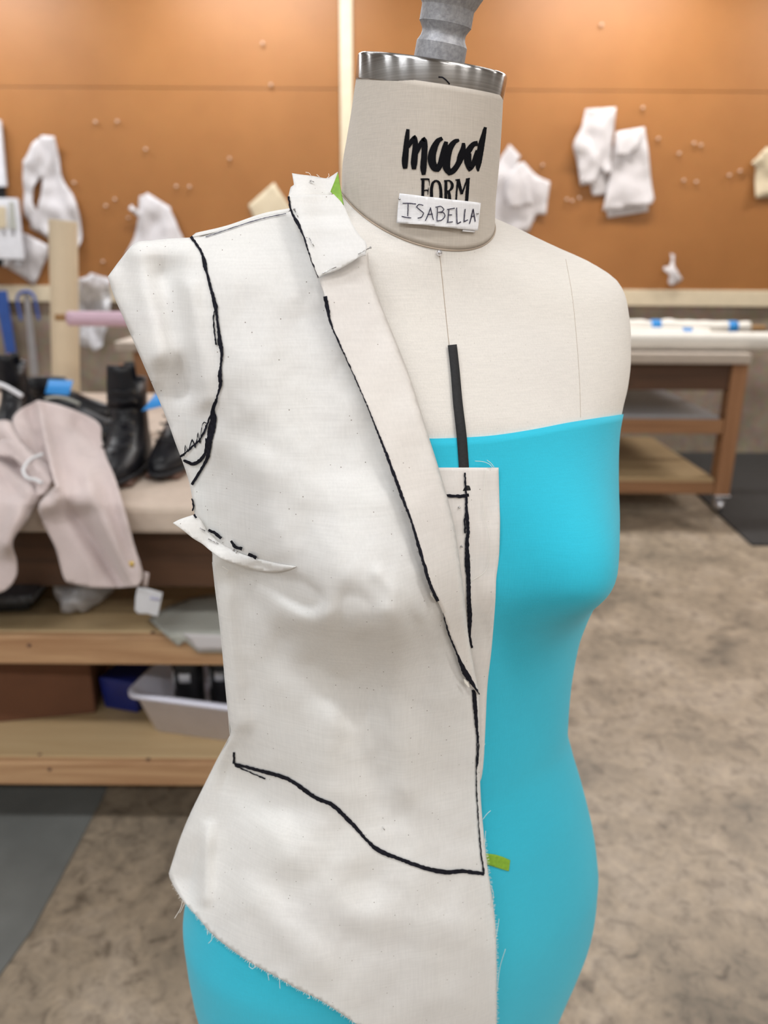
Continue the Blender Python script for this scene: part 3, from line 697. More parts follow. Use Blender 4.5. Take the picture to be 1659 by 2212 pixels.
v, f = fill2d([(311,1235),(322,1238),(318,1268),(308,1266)], 6, False); mk('tag_loop', [at_y(a, b, 1.50) for a, b in v], f, pinkcloth, t, solid=.001)
v, f = fill2d([(297,1268),(322,1272),(351,1280),(341,1332),(318,1326),(299,1326),(291,1318),(293,1290)], 6, False); tg = mk('paper_tag', [at_y(a, b, 1.495 + .0004 * (a - 300)) for a, b in v], f, labelwhite, t, solid=.001)
v, f = fill2d([(325,1289),(345,1293),(344,1298),(324,1294)], 4, False); mk('printed_mark', [at_y(a, b, 1.4925 + .0004 * (a - 300)) for a, b in v], f, plain('grey_print', (.45, .44, .60), .7), tg, solid=.0005)

# cream card tube standing behind the table, pink roll on its rack
ty = 3.22; cA = at_y(136, 476, ty); cB = at_y(143, 840, ty); rad = 28 / FPX * 3.18
t = thing('card_tube', 'tall cream cardboard tube standing upright behind the boots', 'tube', (float(cA[0]), ty, 0.001))
cD = (cB - cA) / np.linalg.norm(cB - cA); hL = float((cA[2] - .03) / -cD[2]); cF = cA + cD * hL; tx, tyv, _ = frame_of(cD)
rg = lambda r, k: [cA + cD * k + r * (math.cos(2*math.pi*j/32) * tx + math.sin(2*math.pi*j/32) * tyv) for j in range(32)]
mk('tube_wall', *loft([rg(rad, hL), rg(rad * 1.01, hL * .5), rg(rad, .004), rg(rad * .97, 0), rg(rad * .8, .002), rg(rad * .78, hL - .01)]), tubecard, t)
mk('tube_foot', *loft([[p * [1, 1, 0] + [0, 0, .002] for p in rg(rad * 1.05, hL)], rg(rad * 1.05, hL - .06)]), tubecard, t)
py = 2.62
t = roll('paper_roll', (148, 688), (640, 694), 15.5 / FPX * 2.6, pinkroll, 'pink paper roll on a wooden dowel sticking out left of the muslin', py)
pd0, pd1 = at_y(121, 685, py), at_y(700, 694, py); v, f = tube([pd0 - 0, pd1], 7.5 / FPX * 2.6, 14); mk('dowel', v, f, dowel, t)
rk = thing('roll_rack', 'plain wooden rack holding the pink roll behind the dress form', 'rack', at_z(520, 900, TZ))
for uu in (430, 600):
    c = at_y(uu, 693, py); box('post', c[0] - .02, c[0] + .02, py - .02, py + .02, TZ + .002, c[2] - 15.5 / FPX * 2.6 - .001, legwood, rk)
c0, c1 = at_y(400, 693, py), at_y(630, 693, py); box('foot', c0[0], c1[0], py - .06, py + .06, TZ + .0005, TZ + .02, legwood, rk)

# ------------------------------------------------------------------ dress form
TH, LEAN = math.radians(20), math.radians(2)
EZ = np.array([math.sin(LEAN), 0, math.cos(LEAN)])
FR = np.array([math.sin(TH), -math.cos(TH), 0]); FR -= EZ * (FR @ EZ); FR /= np.linalg.norm(FR)
EX = np.cross(EZ, FR)
CAPP = np.array([0.0292073, 0.5790754, 1.5123997])
T_ = np.array([0.0,.02,.04,.06,.075,.085,.095,.105,.115,.125,.135,.15,.17,.19,.21,.235,.26,.285,.31,.335,.36,.385,.41,.44,.47,.5,.53,.56,.59,.62,.65,.68,.71,.74,.77,.8,.83,.86,.9])
A_ = np.array([.0492,.0509,.0526,.0537,.0538,.0827,.1142,.1475,.1674,.1739,.1761,.1781,.1785,.1764,.1715,.1667,.1662,.1670,.1630,.1610,.1600,.1545,.149,.1465,.1459,.147,.1556,.1669,.1773,.1869,.1942,.1993,.1995,.1977,.1922,.1852,.18,.1746,.1714])
X_ = np.array([-.0005,-.0015,-.0029,-.0044,-.0039,-.0036,-.0033,-.003,-.0027,-.0025,-.0022,-.0017,-.0011,-.0005,0,.0008,.0015,.0023,.003,.0037,.0045,.0052,.0059,.0068,.0077,.0086,.0095,.0103,.0112,.0121,.013,.0139,.016,.0172,.0163,.0144,.0115,.0095,.0108])
KT = np.array([0,.05,.08,.10,.12,.14,.17,.22,.27,.32,.37,.45,.50,.58,.68,.8,.9])
KF = np.array([.05,.052,.053,.056,.062,.07,.082,.097,.105,.106,.102,.097,.098,.108,.115,.11,.105])
KB = np.array([.05,.052,.056,.068,.082,.09,.1,.107,.106,.1,.094,.085,.086,.1,.122,.118,.108])
def pchip(x, y):
    h = np.diff(x); d = np.diff(y) / h; m = np.zeros(len(x)); m[0], m[-1] = d[0], d[-1]
    for i in range(1, len(x) - 1):
        if d[i-1] * d[i] > 0:
            w1, w2 = 2*h[i] + h[i-1], h[i] + 2*h[i-1]; m[i] = (w1 + w2) / (w1 / d[i-1] + w2 / d[i])
    def f(t):
        t = np.clip(t, x[0], x[-1]); i = np.clip(np.searchsorted(x, t) - 1, 0, len(h) - 1); s = (t - x[i]) / h[i]
        return (1+2*s)*(1-s)**2*y[i] + s*(1-s)**2*h[i]*m[i] + s*s*(3-2*s)*y[i+1] + s*s*(s-1)*h[i]*m[i+1]
    return f
fa, fx, ff, fb = pchip(T_, A_), pchip(T_, X_), pchip(KT, KF), pchip(KT, KB)
_sh = lambda t: .0052 * np.exp(-((t - .345) / .055) ** 2) + .001 * np.exp(-((t - .5) / .05) ** 2)
A_ = A_ - _sh(T_); X_ = X_ + _sh(T_); fa, fx = pchip(T_, A_), pchip(T_, X_)
def surf(t, ph, off=0.0):
    """point of the form's skin: t metres below the neck cap, ph around (pi/2 = centre front)"""
    t = np.asarray(t, float); ph = np.asarray(ph, float); c, s = np.cos(ph), np.sin(ph)
    n = np.interp(t, [.06, .14], [2.0, 2.25]); e = 2 / n
    x = fa(t) * np.sign(c) * np.abs(c) ** e; y = np.where(s > 0, ff(t), fb(t)) * np.sign(s) * np.abs(s) ** e
    for bx in (-.086, .086):
        st = np.where(t < .315, .06, .042)
        y = y + np.where(s > 0, 1, 0) * np.clip(s, 0, 1) ** .5 * .045 * np.exp(-((x - bx) / .052) ** 2 - ((t - .315) / st) ** 2)
    if np.ndim(off) or off:
        k = np.sqrt(x * x + y * y) + 1e-9; x, y = x * (1 + off / k), y * (1 + off / k)
    x = x + fx(t); tau = np.radians(np.interp(t, [0, .06, .1, .16, .4, .9], [1.9, 1.9, 1.2, 1.0, 0, 0])); z = -t - x * np.tan(tau) - (.5 * (y + np.sqrt(y * y + .0004)) - .01) * np.interp(t, [0, .03, .078, .10, .15, .21], [0, .03, .58, .57, .27, 0]) - y * np.interp(t, [0, .05, .10], [.18, .18, 0])
    return CAPP + x[..., None] * EX + y[..., None] * FR + z[..., None] * EZ
NP = 160; PHI = np.linspace(0, 2 * math.pi, NP, endpoint=False)
def seam_t(ph): return .0752 + 0 * np.sin(ph)
def strip_surf(t0, t1, n, off=0.0, bias=1.0):
    return [[p for p in surf(t0 + (t1 - t0) * (i / n) ** bias, PHI, off)] for i in range(n + 1)]
base = CAPP - EZ * .93
form = thing('dress_form', 'linen dress form in a teal cover with a brushed steel neck cap', 'dress form', (float(base[0]), float(base[1]), 0.001))
ts = seam_t(PHI)
rn = strip_surf(np.zeros(NP), ts, 26); mk('neck', *loft(rn), linen_neck, form)
rt = strip_surf(ts, np.full(NP, .90), 150, bias=1.25); tv, tf = loft(rt); mk('torso', tv, tf, linen, form)
nv_, nf_ = loft(rn); bv, bf = join((nv_, nf_), (tv, tf))
BV = BVHTree.FromPolygons([Vector(p) for p in bv], bf)
def body_depth(u, v):
    d = rays(u, v); h = BV.ray_cast(Vector(CAM), Vector(d).normalized())
    return float((np.array(h[0]) - CAM) @ FW) if h[0] is not None else float('nan')
v, f = tube([surf(np.array(seam_t(np.array(p))), np.array(p), .0002) for p in np.append(PHI, PHI[0])], .0005, 6); mk('neck_seam', v, f, seam_m, form)
# teal stretch cover, top edge dipping at the front
LU = [300, 450, 600, 800, 935, 1060, 1150, 1250, 1337, 1400]; LV = [905, 905, 922, 943, 951, 945, 930, 911, 898, 890]
tt = np.full(NP, .215); cand = np.linspace(.15, .30, 301)
for j, p in enumerate(PHI):
    if math.sin(p) > -.12:
        q = proj(surf(cand, np.full(301, p), .0012)); d = q[:, 1] - np.interp(q[:, 0], LU, LV); tt[j] = cand[np.abs(d).argmin()]
front = np.sin(PHI) > -.12; idx = np.where(~front)[0]
for j in idx:                                             # carry the edge round the back
    s = (j - idx[0] + 1) / (len(idx) + 1); tt[j] = tt[idx[0] - 1] * (1 - s) + tt[(idx[-1] + 1) % NP] * s
k = np.array([1, 2, 3, 2, 1]) / 9.0; tt = sum(k[i] * np.roll(tt, i - 2) for i in range(5))
rc_ = strip_surf(tt - .0008, np.full(NP, .905), 130, .0014); rc_.insert(0, [p for p in surf(tt, PHI, -.0004)])
mk('teal_cover', *loft(rc_, True, False, True), teal, form)
# neck cap and cast finial
NT = math.radians(1.9); AX = EZ * math.cos(NT) + EX * math.sin(NT) + FR * .18; AX /= np.linalg.norm(AX)
v, f = lathe([(.0470, -.004), (.0500, -.0025), (.0502, -.0018), (.0502, .0108), (.0496, .0122), (.0482, .0130), (.02, .0134)], CAPP + EX * -.0005, AX, 96)
mk('neck_cap', v, f, steel_cap, form)
FRP = FR - AX * (FR @ AX); FRP /= np.linalg.norm(FRP); EXP = EX - AX * (EX @ AX); EXP /= np.linalg.norm(EXP)
v, f = tube([CAPP + EX * -.0005 + AX * (z - .003) + .0505 * (math.sin(a) * FRP + math.cos(a) * EXP) for a, z in ((1.86, .0064), (1.81, .0066), (1.76, .0054), (1.71, .0036))], .0004, 6); mk('pen_mark', v, f, ink, form)
AX2 = AX + EX * .035; AX2 /= np.linalg.norm(AX2)
v, f = lathe([(.0168, 0), (.0170, .002), (.0168, .0115), (.0164, .0122), (.0148, .0150), (.0144, .0172), (.0147, .0190), (.0166, .0222), (.0172, .0228), (.0171, .0318), (.0172, .0322), (.0180, .0335), (.0212, .0395), (.0245, .046), (.026, .054), (.0245, .064), (.019, .072), (.010, .077), (.002, .078)], CAPP + AX * .0130 + EX * .0035, AX2, 56)
fo_ = mk('finial', v, f, cast, form); es = fo_.modifiers.new('split', 'EDGE_SPLIT'); es.split_angle = math.radians(24)
# stand below the form
b0 = surf(np.full(NP, .90), PHI).mean(0); fz = float(b0[2])
v, f = tube([(b0[0], b0[1], .05), (b0[0], b0[1], fz - .0)], .016, 20); mk('stand_pole', v, f, greysteel, form)
for k in range(5):
    a = 2 * math.pi * k / 5 + .3; e = np.array([math.cos(a), math.sin(a), 0])
    c = np.array([b0[0], b0[1], 0]); v, f = tube([c + e * .0 + [0, 0, .09], c + e * .15 + [0, 0, .075], c + e * .27 + [0, 0, .052]], [.018, .015, .012], 12); mk('stand_leg', v, f, greysteel, form)
    p = c + e * .27; v, f = lathe([(.008, 0), (.024, .002), (.024, .018), (.008, .02)], p + np.array([-.01 * e[1], .01 * e[0], .026]), (e[1], -e[0], 0), 16); mk('stand_caster', v, f, blackplastic, form)
def on_body(u, v, lift): return at_depth(u, v, body_depth(u, v) - lift)
def skin_ribbon(strokes, mat, name, parent, lift=.0004, step=3.0, jit=0.0):
    V, Fc = [], []
    for k, s in enumerate(strokes):
        p, q = ribbon2d(s, step, jit, k); b = len(V)
        V += [on_body(a, c, lift) for a, c in p]; Fc += [tuple(i + b for i in x) for x in q]
    return mk(name, V, Fc, mat, parent)
# centre seam, princess seam, neck jewel, tape
v, f = tube([on_body(a, c, .0001) for a, c in catmull([(950,552),(955,600),(962,670),(970,745)], 8)], .00022, 5); mk('centre_seam', v, f, seam_m, form)
v, f = tube([on_body(a, c, -.00008) for a, c in catmull([(1222,560),(1236,640),(1246,740),(1252,830),(1254,902)], 8)], .0002, 5); mk('princess_seam', v, f, seam_m, form)
jp = on_body(949, 546, .0005); v, f = lathe([(.0005, 0), (.0018, .0003), (.0019, .0008), (.0012, .0016), (.0003, .0018)], jp, CAM - jp, 12); mk('jewel_stud', v, f, chrome, form, smooth=False)
tp = catmull([(977,745,19),(983,800,19),(989,870,20),(997,940,21),(1002,1006,21),(1006,1060,21)], 8)
p, q = ribbon2d([tuple(x) for x in tp], 8); tag(mk('style_tape', [on_body(a, c, .0022) for a, c in p], q, blacktape, form, solid=.0005), 'black twill tape marking the centre front')
ZM = lambda L: [(840 + a * .14467, 250 + b * .14467, c * .14467 * 1.13 + .6) for a, b, c in L]
Z = lambda L: [(840 + a * .14467, 250 + b * .14467, c * .14467) for a, b, c in L]
MOOD = [[(285,200,40),(270,330,58),(255,500,72),(240,680,80),(242,790,52)],
        [(285,470,40),(335,385,58),(388,315,50),(398,420,66),(388,560,78),(376,700,82),(374,800,50)],
        [(415,560,40),(465,440,58),(528,350,62),(535,440,72),(528,600,76),(515,780,80),(520,882,46)],
        [(800,335,44),(730,380,66),(668,500,92),(640,640,104),(672,760,96),(728,790,84),(770,720,72),(800,600,70),(835,480,72),(856,385,46)],
        [(1050,362,34),(975,395,62),(905,500,84),(868,640,96),(862,770,96),(905,850,70),(960,820,74),(1010,760,72),(1050,690,74),(1080,600,90),(1112,480,60),(1115,405,36)],
        [(1040,590,50),(1080,600,120),(1120,610,110)],
        [(1130,610,80),(1190,520,80),(1260,430,64),(1330,410,60)],
        [(1180,560,92),(1180,680,92),(1205,800,58),(1250,740,62),(1290,640,60),(1330,520,60)],
        [(1442,170,36),(1420,270,56),(1385,420,80),(1360,560,84),(1340,700,76),(1332,790,44),(1337,830,14)]]
FORM = [[(512,938,44),(508,1060,42),(506,1230,42)], [(474,948,26),(540,945,26),(606,950,26)], [(598,945,18),(604,990,12),(606,1045,6)], [(520,1118,18),(560,1112,22),(590,1120,22)], [(590,1070,8),(586,1120,16),(580,1180,8)],
        [(700,966,26),(656,1010,40),(636,1110,46),(640,1260,46)], [(698,966,26),(750,1000,38),(776,1110,44),(778,1270,46)],
        [(852,968,44),(852,1100,44),(850,1280,44)], [(824,972,20),(905,972,26),(945,1020,42),(940,1080,42),(900,1122,26),(860,1126,22)], [(890,1120,40),(905,1190,46),(908,1290,48)],
        [(994,960,20),(1062,952,22)], [(1036,960,52),(1058,1050,50),(1092,1170,40)], [(1026,990,26),(1014,1120,26),(1004,1300,26)], [(1170,950,26),(1130,1060,24),(1092,1170,24)], [(1190,936,36),(1176,1080,48),(1160,1300,48)], [(1150,944,18),(1212,936,18)]]
skin_ribbon([ZM(s) for s in MOOD], blackprint, 'printed_lettering', form, .0004, 2.0, .25)
skin_ribbon([Z(s) for s in FORM], blackprint, 'printed_lettering', form, .0004, 2.0, .25)
# name tag pinned to the neck
tl = [(160,1160),(560,1212),(960,1258),(1365,1305),(1345,1510),(1322,1715),(900,1670),(500,1628),(115,1600),(135,1380)]
tpx = [(840 + a * .14467, 250 + b * .14467) for a, b in tl]
nt_ = thing('name_tag', 'white cotton name tag reading ISABELLA pinned to the dress form neck', 'name tag', on_body(945, 470, .004))
v, f = fill2d(tpx, 5, False); mk('tag_tape', [on_body(a, b, .0022 + .0012 * max(0, (b - 470) / 28)) for a, b in v], f, tagcloth, nt_, solid=.0009)
v, f = fill2d([(1000,496),(1026,498),(1025,502),(998,500)], 4, False); mk('folded_end', [on_body(a, b, .0020) for a, b in v], f, tagcloth, nt_, solid=.0006)
ISA = [[(205,1308),(300,1308),(405,1318)],[(288,1310),(285,1400),(280,1500)],[(190,1502),(260,1518),(335,1526)],[(515,1338),(450,1326),(412,1362),(465,1408),(520,1452),(490,1512),(430,1530)],
       [(625,1370),(590,1470),(545,1570)],[(620,1370),(640,1460),(665,1556)],[(575,1478),(655,1468)],[(725,1370),(722,1470),(718,1562)],[(695,1368),(775,1354),(822,1395),(795,1432),(735,1442)],[(735,1442),(815,1448),(836,1500),(790,1556),(712,1572)],
       [(898,1392),(888,1490),(880,1590)],[(868,1402),(985,1380)],[(882,1482),(945,1480)],[(866,1592),(955,1584)],[(1012,1372),(1014,1490),(1020,1610)],[(1018,1612),(1080,1584)],[(1140,1392),(1130,1490),(1124,1582)],[(1118,1582),(1182,1554)],
       [(1260,1390),(1235,1500),(1205,1612)],[(1260,1390),(1275,1480),(1292,1580)],[(1226,1512),(1278,1494)]]
V, Fc = [], []
for k, s in enumerate(ISA):
    p, q = ribbon2d(Z([(a, b, 15) for a, b in s]), 2.0, .2, k); b = len(V)
    V += [on_body(x, y, .0034 + .0012 * max(0, (y - 470) / 28)) for x, y in p]; Fc += [tuple(i + b for i in x) for x in q]
mk('handwritten_lettering', V, Fc, ink_soft, nt_)
for (a, b) in ((863, 430), (1032, 461)):
    c = on_body(a, b, .0036); v, f = lathe([(.0003, 0), (.0008, .0002), (.0008, .0008), (.0003, .001)], c, CAM - c, 8); mk('pin', v, f, steel, nt_)

# ------------------------------------------------------------------ muslin drape
US = np.arange(150, 1170, 10.0); VS = np.arange(330, 2450, 10.0)
B = np.array([[body_depth(a, b) for a in US] for b in VS])
ok = ~np.isnan(B)
er = ok.copy()
for _ in range(3):                                        # cloth leaves the form before its outline
    e2 = er.copy(); e2[:, 1:] &= er[:, :-1]; e2[1:, :] &= er[:-1, :]; er = e2
D = np.where(er, B, np.nanmean(B))
for _ in range(1500):
    N = (np.vstack([D[:1], D[:-1]]) + np.vstack([D[1:], D[-1:]]) + np.hstack([D[:, :1], D[:, :-1]]) + np.hstack([D[:, 1:], D[:, -1:]])) / 4
    D = np.where(er, B, N)
def blur(g, r):
    for ax in (0, 1):
        p = np.pad(g, [(r, r) if a == ax else (0, 0) for a in (0, 1)], mode='edge'); g = sum(np.take(p, range(i, i + g.shape[ax]), axis=ax) for i in range(2*r + 1)) / (2*r + 1)
    return g
Ds = blur(blur(D, 4), 4)
Bf = np.where(ok, B, 9.0)
PAN = np.minimum(Ds, np.minimum(D, Bf)) - .0105
PAN = blur(PAN, 2); PAN = np.minimum(PAN, Bf - .005); PAN = blur(blur(PAN, 2), 2)
BFILL = np.where(ok, B, D)
BCL = np.where(ok, B, np.maximum(D, 0) + .2)
def grid(g, a, b):
    x = min(max((a - US[0]) / 10, 0), len(US) - 1.001); y = min(max((b - VS[0]) / 10, 0), len(VS) - 1.001); i, j = int(y), int(x); s, t = y - i, x - j
    return (g[i, j]*(1-t) + g[i, j+1]*t)*(1-s) + (g[i+1, j]*(1-t) + g[i+1, j+1]*t)*s
FOLDS = [  # x0 y0 x1 y1 width amplitude (towards the viewer, metres)
    (300,560,350,760,42,.010), (350,600,400,840,30,-.006), (245,600,330,820,26,.004), (410,620,440,860,22,.003), (290,530,400,545,24,.003),
    (560,1238,655,1292,22,-.006), (640,1275,672,1300,24,-.007), (600,1330,700,1330,34,.003), (470,1210,520,1560,26,.004), (520,1250,610,1380,26,-.003),
    (610,1420,700,1490,40,-.003), (760,1310,770,1520,44,-.004), (690,1440,760,1540,30,-.003), (850,1330,870,1700,40,.003), (930,1250,960,1500,50,.002),
    (500,1680,620,1740,50,-.005), (450,1790,445,1940,14,.003), (500,1620,450,1790,14,-.002), (600,1800,700,1900,60,.003), (620,1910,800,1900,40,-.002), (760,1980,1010,2010,40,.002),
    (520,800,620,1000,60,.002), (480,960,640,1060,40,.002), (640,700,740,1000,50,-.002), (560,1000,600,1180,40,.002), (700,1050,900,1100,40,.001),
    (820,1240,905,1330,18,.0015), (870,1290,900,1345,14,-.0012), (780,1600,850,1760,45,-.003), (720,1560,700,1700,40,.0025), (900,1900,950,2150,50,.002), (560,1950,700,2090,40,.0025), (1000,1950,1010,2200,30,.0018)]
def folds(a, b):
    s = 0.0
    for x0, y0, x1, y1, wd, am in FOLDS:
        dx, dy = x1 - x0, y1 - y0; k = min(1, max(0, ((a-x0)*dx + (b-y0)*dy) / (dx*dx + dy*dy))); q = (a-x0-k*dx)**2 + (b-y0-k*dy)**2
        if q < 9*wd*wd: s += 1.5 * am * math.exp(-q / wd**2)
    s += .0019 * noise.noise(Vector((a * .013, b * .011, 5))) + .0005 * noise.noise(Vector((a * .035, b * .03, 9)))
    return s
def crease(a, b):
    """the cloth turns away from the front at a pressed side fold"""
    if b < 1215 or b > 2000: return 0.0
    x = np.interp(b, [1215, 1300, 1450, 1590, 1700, 1800, 1945], [500, 494, 503, 503, 472, 447, 440]); k = np.interp(b, [1215, 1260, 1560, 1640, 1900, 2000], [0, .00022, .00022, .00042, .00042, 0])
    q = (x - a) / 3.0; return k * 3.0 * math.log1p(math.exp(min(q, 40)))
def d_panel(a, b): return min(grid(PAN, a, b) - folds(a, b) + crease(a, b), grid(BCL, a, b) - .0048)
LR = [(795,545),(800,590),(820,650),(850,725),(880,800),(905,875),(929,952),(948,1012),(972,1095),(984,1150),(1000,1264),(1011,1366),(1021,1427),(1032,1484),(1035,1500)]
LL = [(690,602),(702,640),(715,700),(735,745),(760,800),(790,868),(815,930),(840,994),(868,1071),(889,1126),(905,1181),(917,1221),(929,1261),(946,1298),(957,1323),(969,1366),(984,1403),(1000,1443),(1014,1473),(1033,1499)]
lrv, lru = [p[1] for p in LR], [p[0] for p in LR]; llv, llu = [p[1] for p in LL], [p[0] for p in LL]
def d_lapel(a, b):
    uR, uL = np.interp(b, lrv, lru), np.interp(b, llv, llu); wd = max(uR - uL, 4); s = min(1, max(0, (uR - a) / wd)); e = min(1, max(0, (uR - a) / min(16, wd * .4)))
    tp_ = min(1, max(.12, (1500 - b) / 220)); lift = (.0035 + .0045 * s * s) * (.35 + .65 * tp_)
    roll_ = .0055 * tp_ * (1 - math.sqrt(max(0, 1 - (1 - e) ** 2)))
    mid = grid(PAN, a, b) - .35 * folds(a, b)
    return mid - lift + roll_ - .0006 * noise.noise(Vector((a * .02, b * .015, 30)))
def d_facing(a, b): return grid(BFILL, a, b) - .0026 - .0008 * math.sin(b * .045) * max(0, (a - 1000) / 80) - .0006 * noise.noise(Vector((a * .04, b * .02, 2)))
def d_collar(a, b):
    k = min(1, max(0, (b - 420) / 60)); e = .004 * math.exp(-((a - 655) / 30) ** 2)
    return grid(PAN, a, b) - .009 - .003 * k - e - .0022 * math.exp(-(((a - 700) / 60) ** 2 + ((b - 492) / 16) ** 2)) + .0022 * math.exp(-(((a - 700) / 70) ** 2 + ((b - 470) / 12) ** 2)) - .002 * math.exp(-(((a - 745) / 30) ** 2 + ((b - 560) / 14) ** 2))
def d_back(a, b): return grid(PAN, a, b) + .010 + .01 * max(0, (420 - b) / 46) - .003 * math.sin(a * .06)
DU = [(374,1110),(421,1111),(436,1126),(448,1146),(470,1168),(500,1186),(540,1203),(590,1216),(640,1224)]; DLo = [(374,1129),(395,1145),(417,1163),(437,1175),(455,1190),(478,1206),(500,1215),(530,1226),(560,1233),(590,1236),(640,1226)]
def d_dart(a, b):
    v0, v1 = np.interp(a, *zip(*DU)), np.interp(a, *zip(*DLo)); s = min(1, max(0, (b - v0) / max(v1 - v0, 3))); tp_ = min(1, max(0, (640 - a) / 160))
    return d_panel(a, b) - .0012 - .0085 * tp_ * s ** .7 - .006 * max(0, (455 - a) / 80)
drape = thing('muslin_drape', 'cream muslin jacket front with black marker lines pinned on the dress form', 'muslin drape', on_body(700, 1300, .01))
def piece(name, outline, dfn, mat, step=9, smooth=True, corner=45, solid=.0006):
    v, f = fill2d(outline, step, smooth, corner); P = at_depth(v[:, 0], v[:, 1], np.array([dfn(a, b) for a, b in v]))
    return mk(name, P, f, mat, drape, solid=solid, offset=-1.0)
PANEL = [(622,458),(600,461),(560,470),(520,482),(480,497),(440,510),(412,513),(370,515),(330,519),(292,525),(262,558),(233,597),(246,640),(270,695),(300,765),(335,845),(360,905),(378,955),(395,1000),(408,1040),(416,1080),(421,1112),(436,1150),(457,1190),(459,1215),(465,1270),(474,1340),(482,1420),(488,1490),(494,1550),(497,1590),(470,1640),(440,1700),(412,1757),(390,1810),(372,1865),(365,1888),(372,1908),(395,1945),(430,1985),(460,2020),(505,2055),(550,2085),(600,2112),(640,2135),(690,2160),(730,2185),(770,2212),(860,2270),(960,2330),(1078,2390),(1074,2300),(1073,2212),(1073,2100),(1070,2000),(1062,1930),(1054,1880),(1046,1810),(1039,1730),(1036,1640),(1036,1560),(1033,1495),(1012,1420),(995,1330),(980,1250),(960,1160),(935,1070),(910,980),(880,880),(840,780),(800,690),(765,610),(730,540),(700,480),(665,440)]
pan = piece('front_panel', PANEL, d_panel, muslin, 8)
FAC = [(930,1010),(1000,1010),(1077,1010),(1079,1090),(1080,1130),(1078,1200),(1072,1250),(1070,1300),(1062,1400),(1053,1480),(1049,1560),(1045,1640),(1040,1680),(1034,1694),(1015,1600),(985,1400),(950,1200)]
fac = piece('front_facing', FAC, d_facing, muslin2, 8)
lap = piece('lapel', LL[::-1] + LR, d_lapel, muslin2, 7)
COLR = [(622,424),(625,442),(629.6,458),(639.6,476.5),(646.8,491),(655,511),(661,529),(670,558),(677.5,576),(686.6,601),(697.5,594),(728,583),(750,572),(777,554),(790,551),(792,535),(791,524),(777,508),(759,480),(741,442),(721,419.5),(704.7,421),(670,420)]
col = piece('collar', COLR, d_collar, muslin, 6)
bck = piece('back_collar', [(630.6,374),(650,377),(676,380),(704,385),(716,380),(729,371),(724,392),(719,413),(710,426),(660,428),(622,428),(628,404),(635,399)], d_back, muslin, 6)
dart = piece('dart_fold', [(374,1129),(390,1121),(421,1111),(436,1126),(448,1146),(470,1168),(500,1186),(540,1203),(590,1216),(640,1224),(620,1232),(590,1236),(560,1233),(530,1226),(500,1215),(478,1206),(455,1190),(437,1175),(417,1163),(395,1145)], d_dart, muslin, 6)
# cloth turning over the shoulder and round the side
def wrap(name, pts, dfn, steps, mat):
    E_ = catmull(pts, 10); P0 = at_depth(E_[:, 0], E_[:, 1], np.array([dfn(a, b) for a, b in E_])); rows = [P0] + [P0 + np.array(s) for s in steps]
    n = len(P0); V = np.concatenate(rows); Fc = [(i*n + j, i*n + j + 1, (i+1)*n + j + 1, (i+1)*n + j) for i in range(len(rows) - 1) for j in range(n - 1)]
    return mk(name, V, Fc, mat, drape, solid=.0006)
wrap('shoulder_turn', [(622,458),(560,470),(480,497),(412,513)], d_panel, [(0, .015, .003), (0, .04, .004), (0, .07, -.004)], muslin)
wrap('side_turn', [(459,1215),(465,1270),(474,1340),(482,1420),(488,1490),(494,1550),(497,1590)], d_panel, [(.002, .02, 0), (.010, .05, 0), (.028, .08, 0)], muslin)
wrap('side_turn', [(497,1590),(470,1640),(440,1700),(412,1757),(390,1810),(372,1865),(365,1888)], d_panel, [(.004, .02, 0), (.016, .05, 0), (.04, .085, 0)], muslin)
# marker lines drawn on the cloth
def marks(name, strokes, dfn, mat=ink, lift=.0010, jit=.8, parent=None):
    V, Fc = [], []
    for k, s in enumerate(strokes):
        p, q = ribbon2d(s, 4.0, jit, k + 3); b = len(V)
        V += list(at_depth(p[:, 0], p[:, 1], np.array([dfn(a, c) for a, c in p]) - lift)); Fc += [tuple(i + b for i in x) for x in q]
    return mk(name, V, Fc, mat, parent)
W_ = lambda w, *L: [(a, b, w) for a, b in L]
marks('marker_line', [[(412,511,7),(429,534,5),(438,552,6),(443,575,9),(447,590,5),(456,625,6),(465,660,9),(469,690,5),(473,720,7),(475,740,10),(479,762,7),(477,790,5),(475,812,9),(476,832,7),(468,860,4),(460,885,9),(461,905,13),(456,930,16),(453,948,12),(449,985,8),(434,1015,6),(414,1047,6)],
                      W_(3, (463,672),(461,690),(463,715),(467,745)), W_(4, (468,865),(449,912),(434,946),(412,968),(389,987)), [(447,947,7),(443,979,6),(430,996,8),(416,1002,7),(396,994,5)], W_(4, (448,985),(436,1013),(416,1045)),
                      W_(2, (398,985),(400,962),(407,976),(415,948),(422,968),(428,935),(432,958),(436,922),(441,912),(448,914)), [(414,1077,3),(418,1092,4),(416,1104,3)]], d_panel, parent=pan)
marks('marker_line', [W_(5, (505,1625),(505.5,1650)), [(506,1650,6),(551,1662,7),(603,1676,9),(631,1688,8),(678,1721,9),(716,1738,9),(740,1759,9),(765,1784,8),(790,1812,6),(810,1831,9),(835,1845,10),(857,1853,8),(914,1874,9),(961,1884,10),(998,1882,9),(1046,1888,7)], W_(3, (507,1654),(537,1667),(573,1683)),
                      [(1023,1490,8),(1026,1520,9),(1029,1560,7),(1031,1600,3),(1029,1680,2.6),(1032,1750,2.6),(1038,1830,2.8),(1046,1888,4)], W_(3.2, (1030,1560),(1034,1610),(1031,1656))], d_panel, parent=pan)
marks('marker_line', [W_(1.6, (444,511.5),(490,496),(540,479.5),(575,470),(618,461))], d_panel, ink_soft, parent=pan, jit=.3)
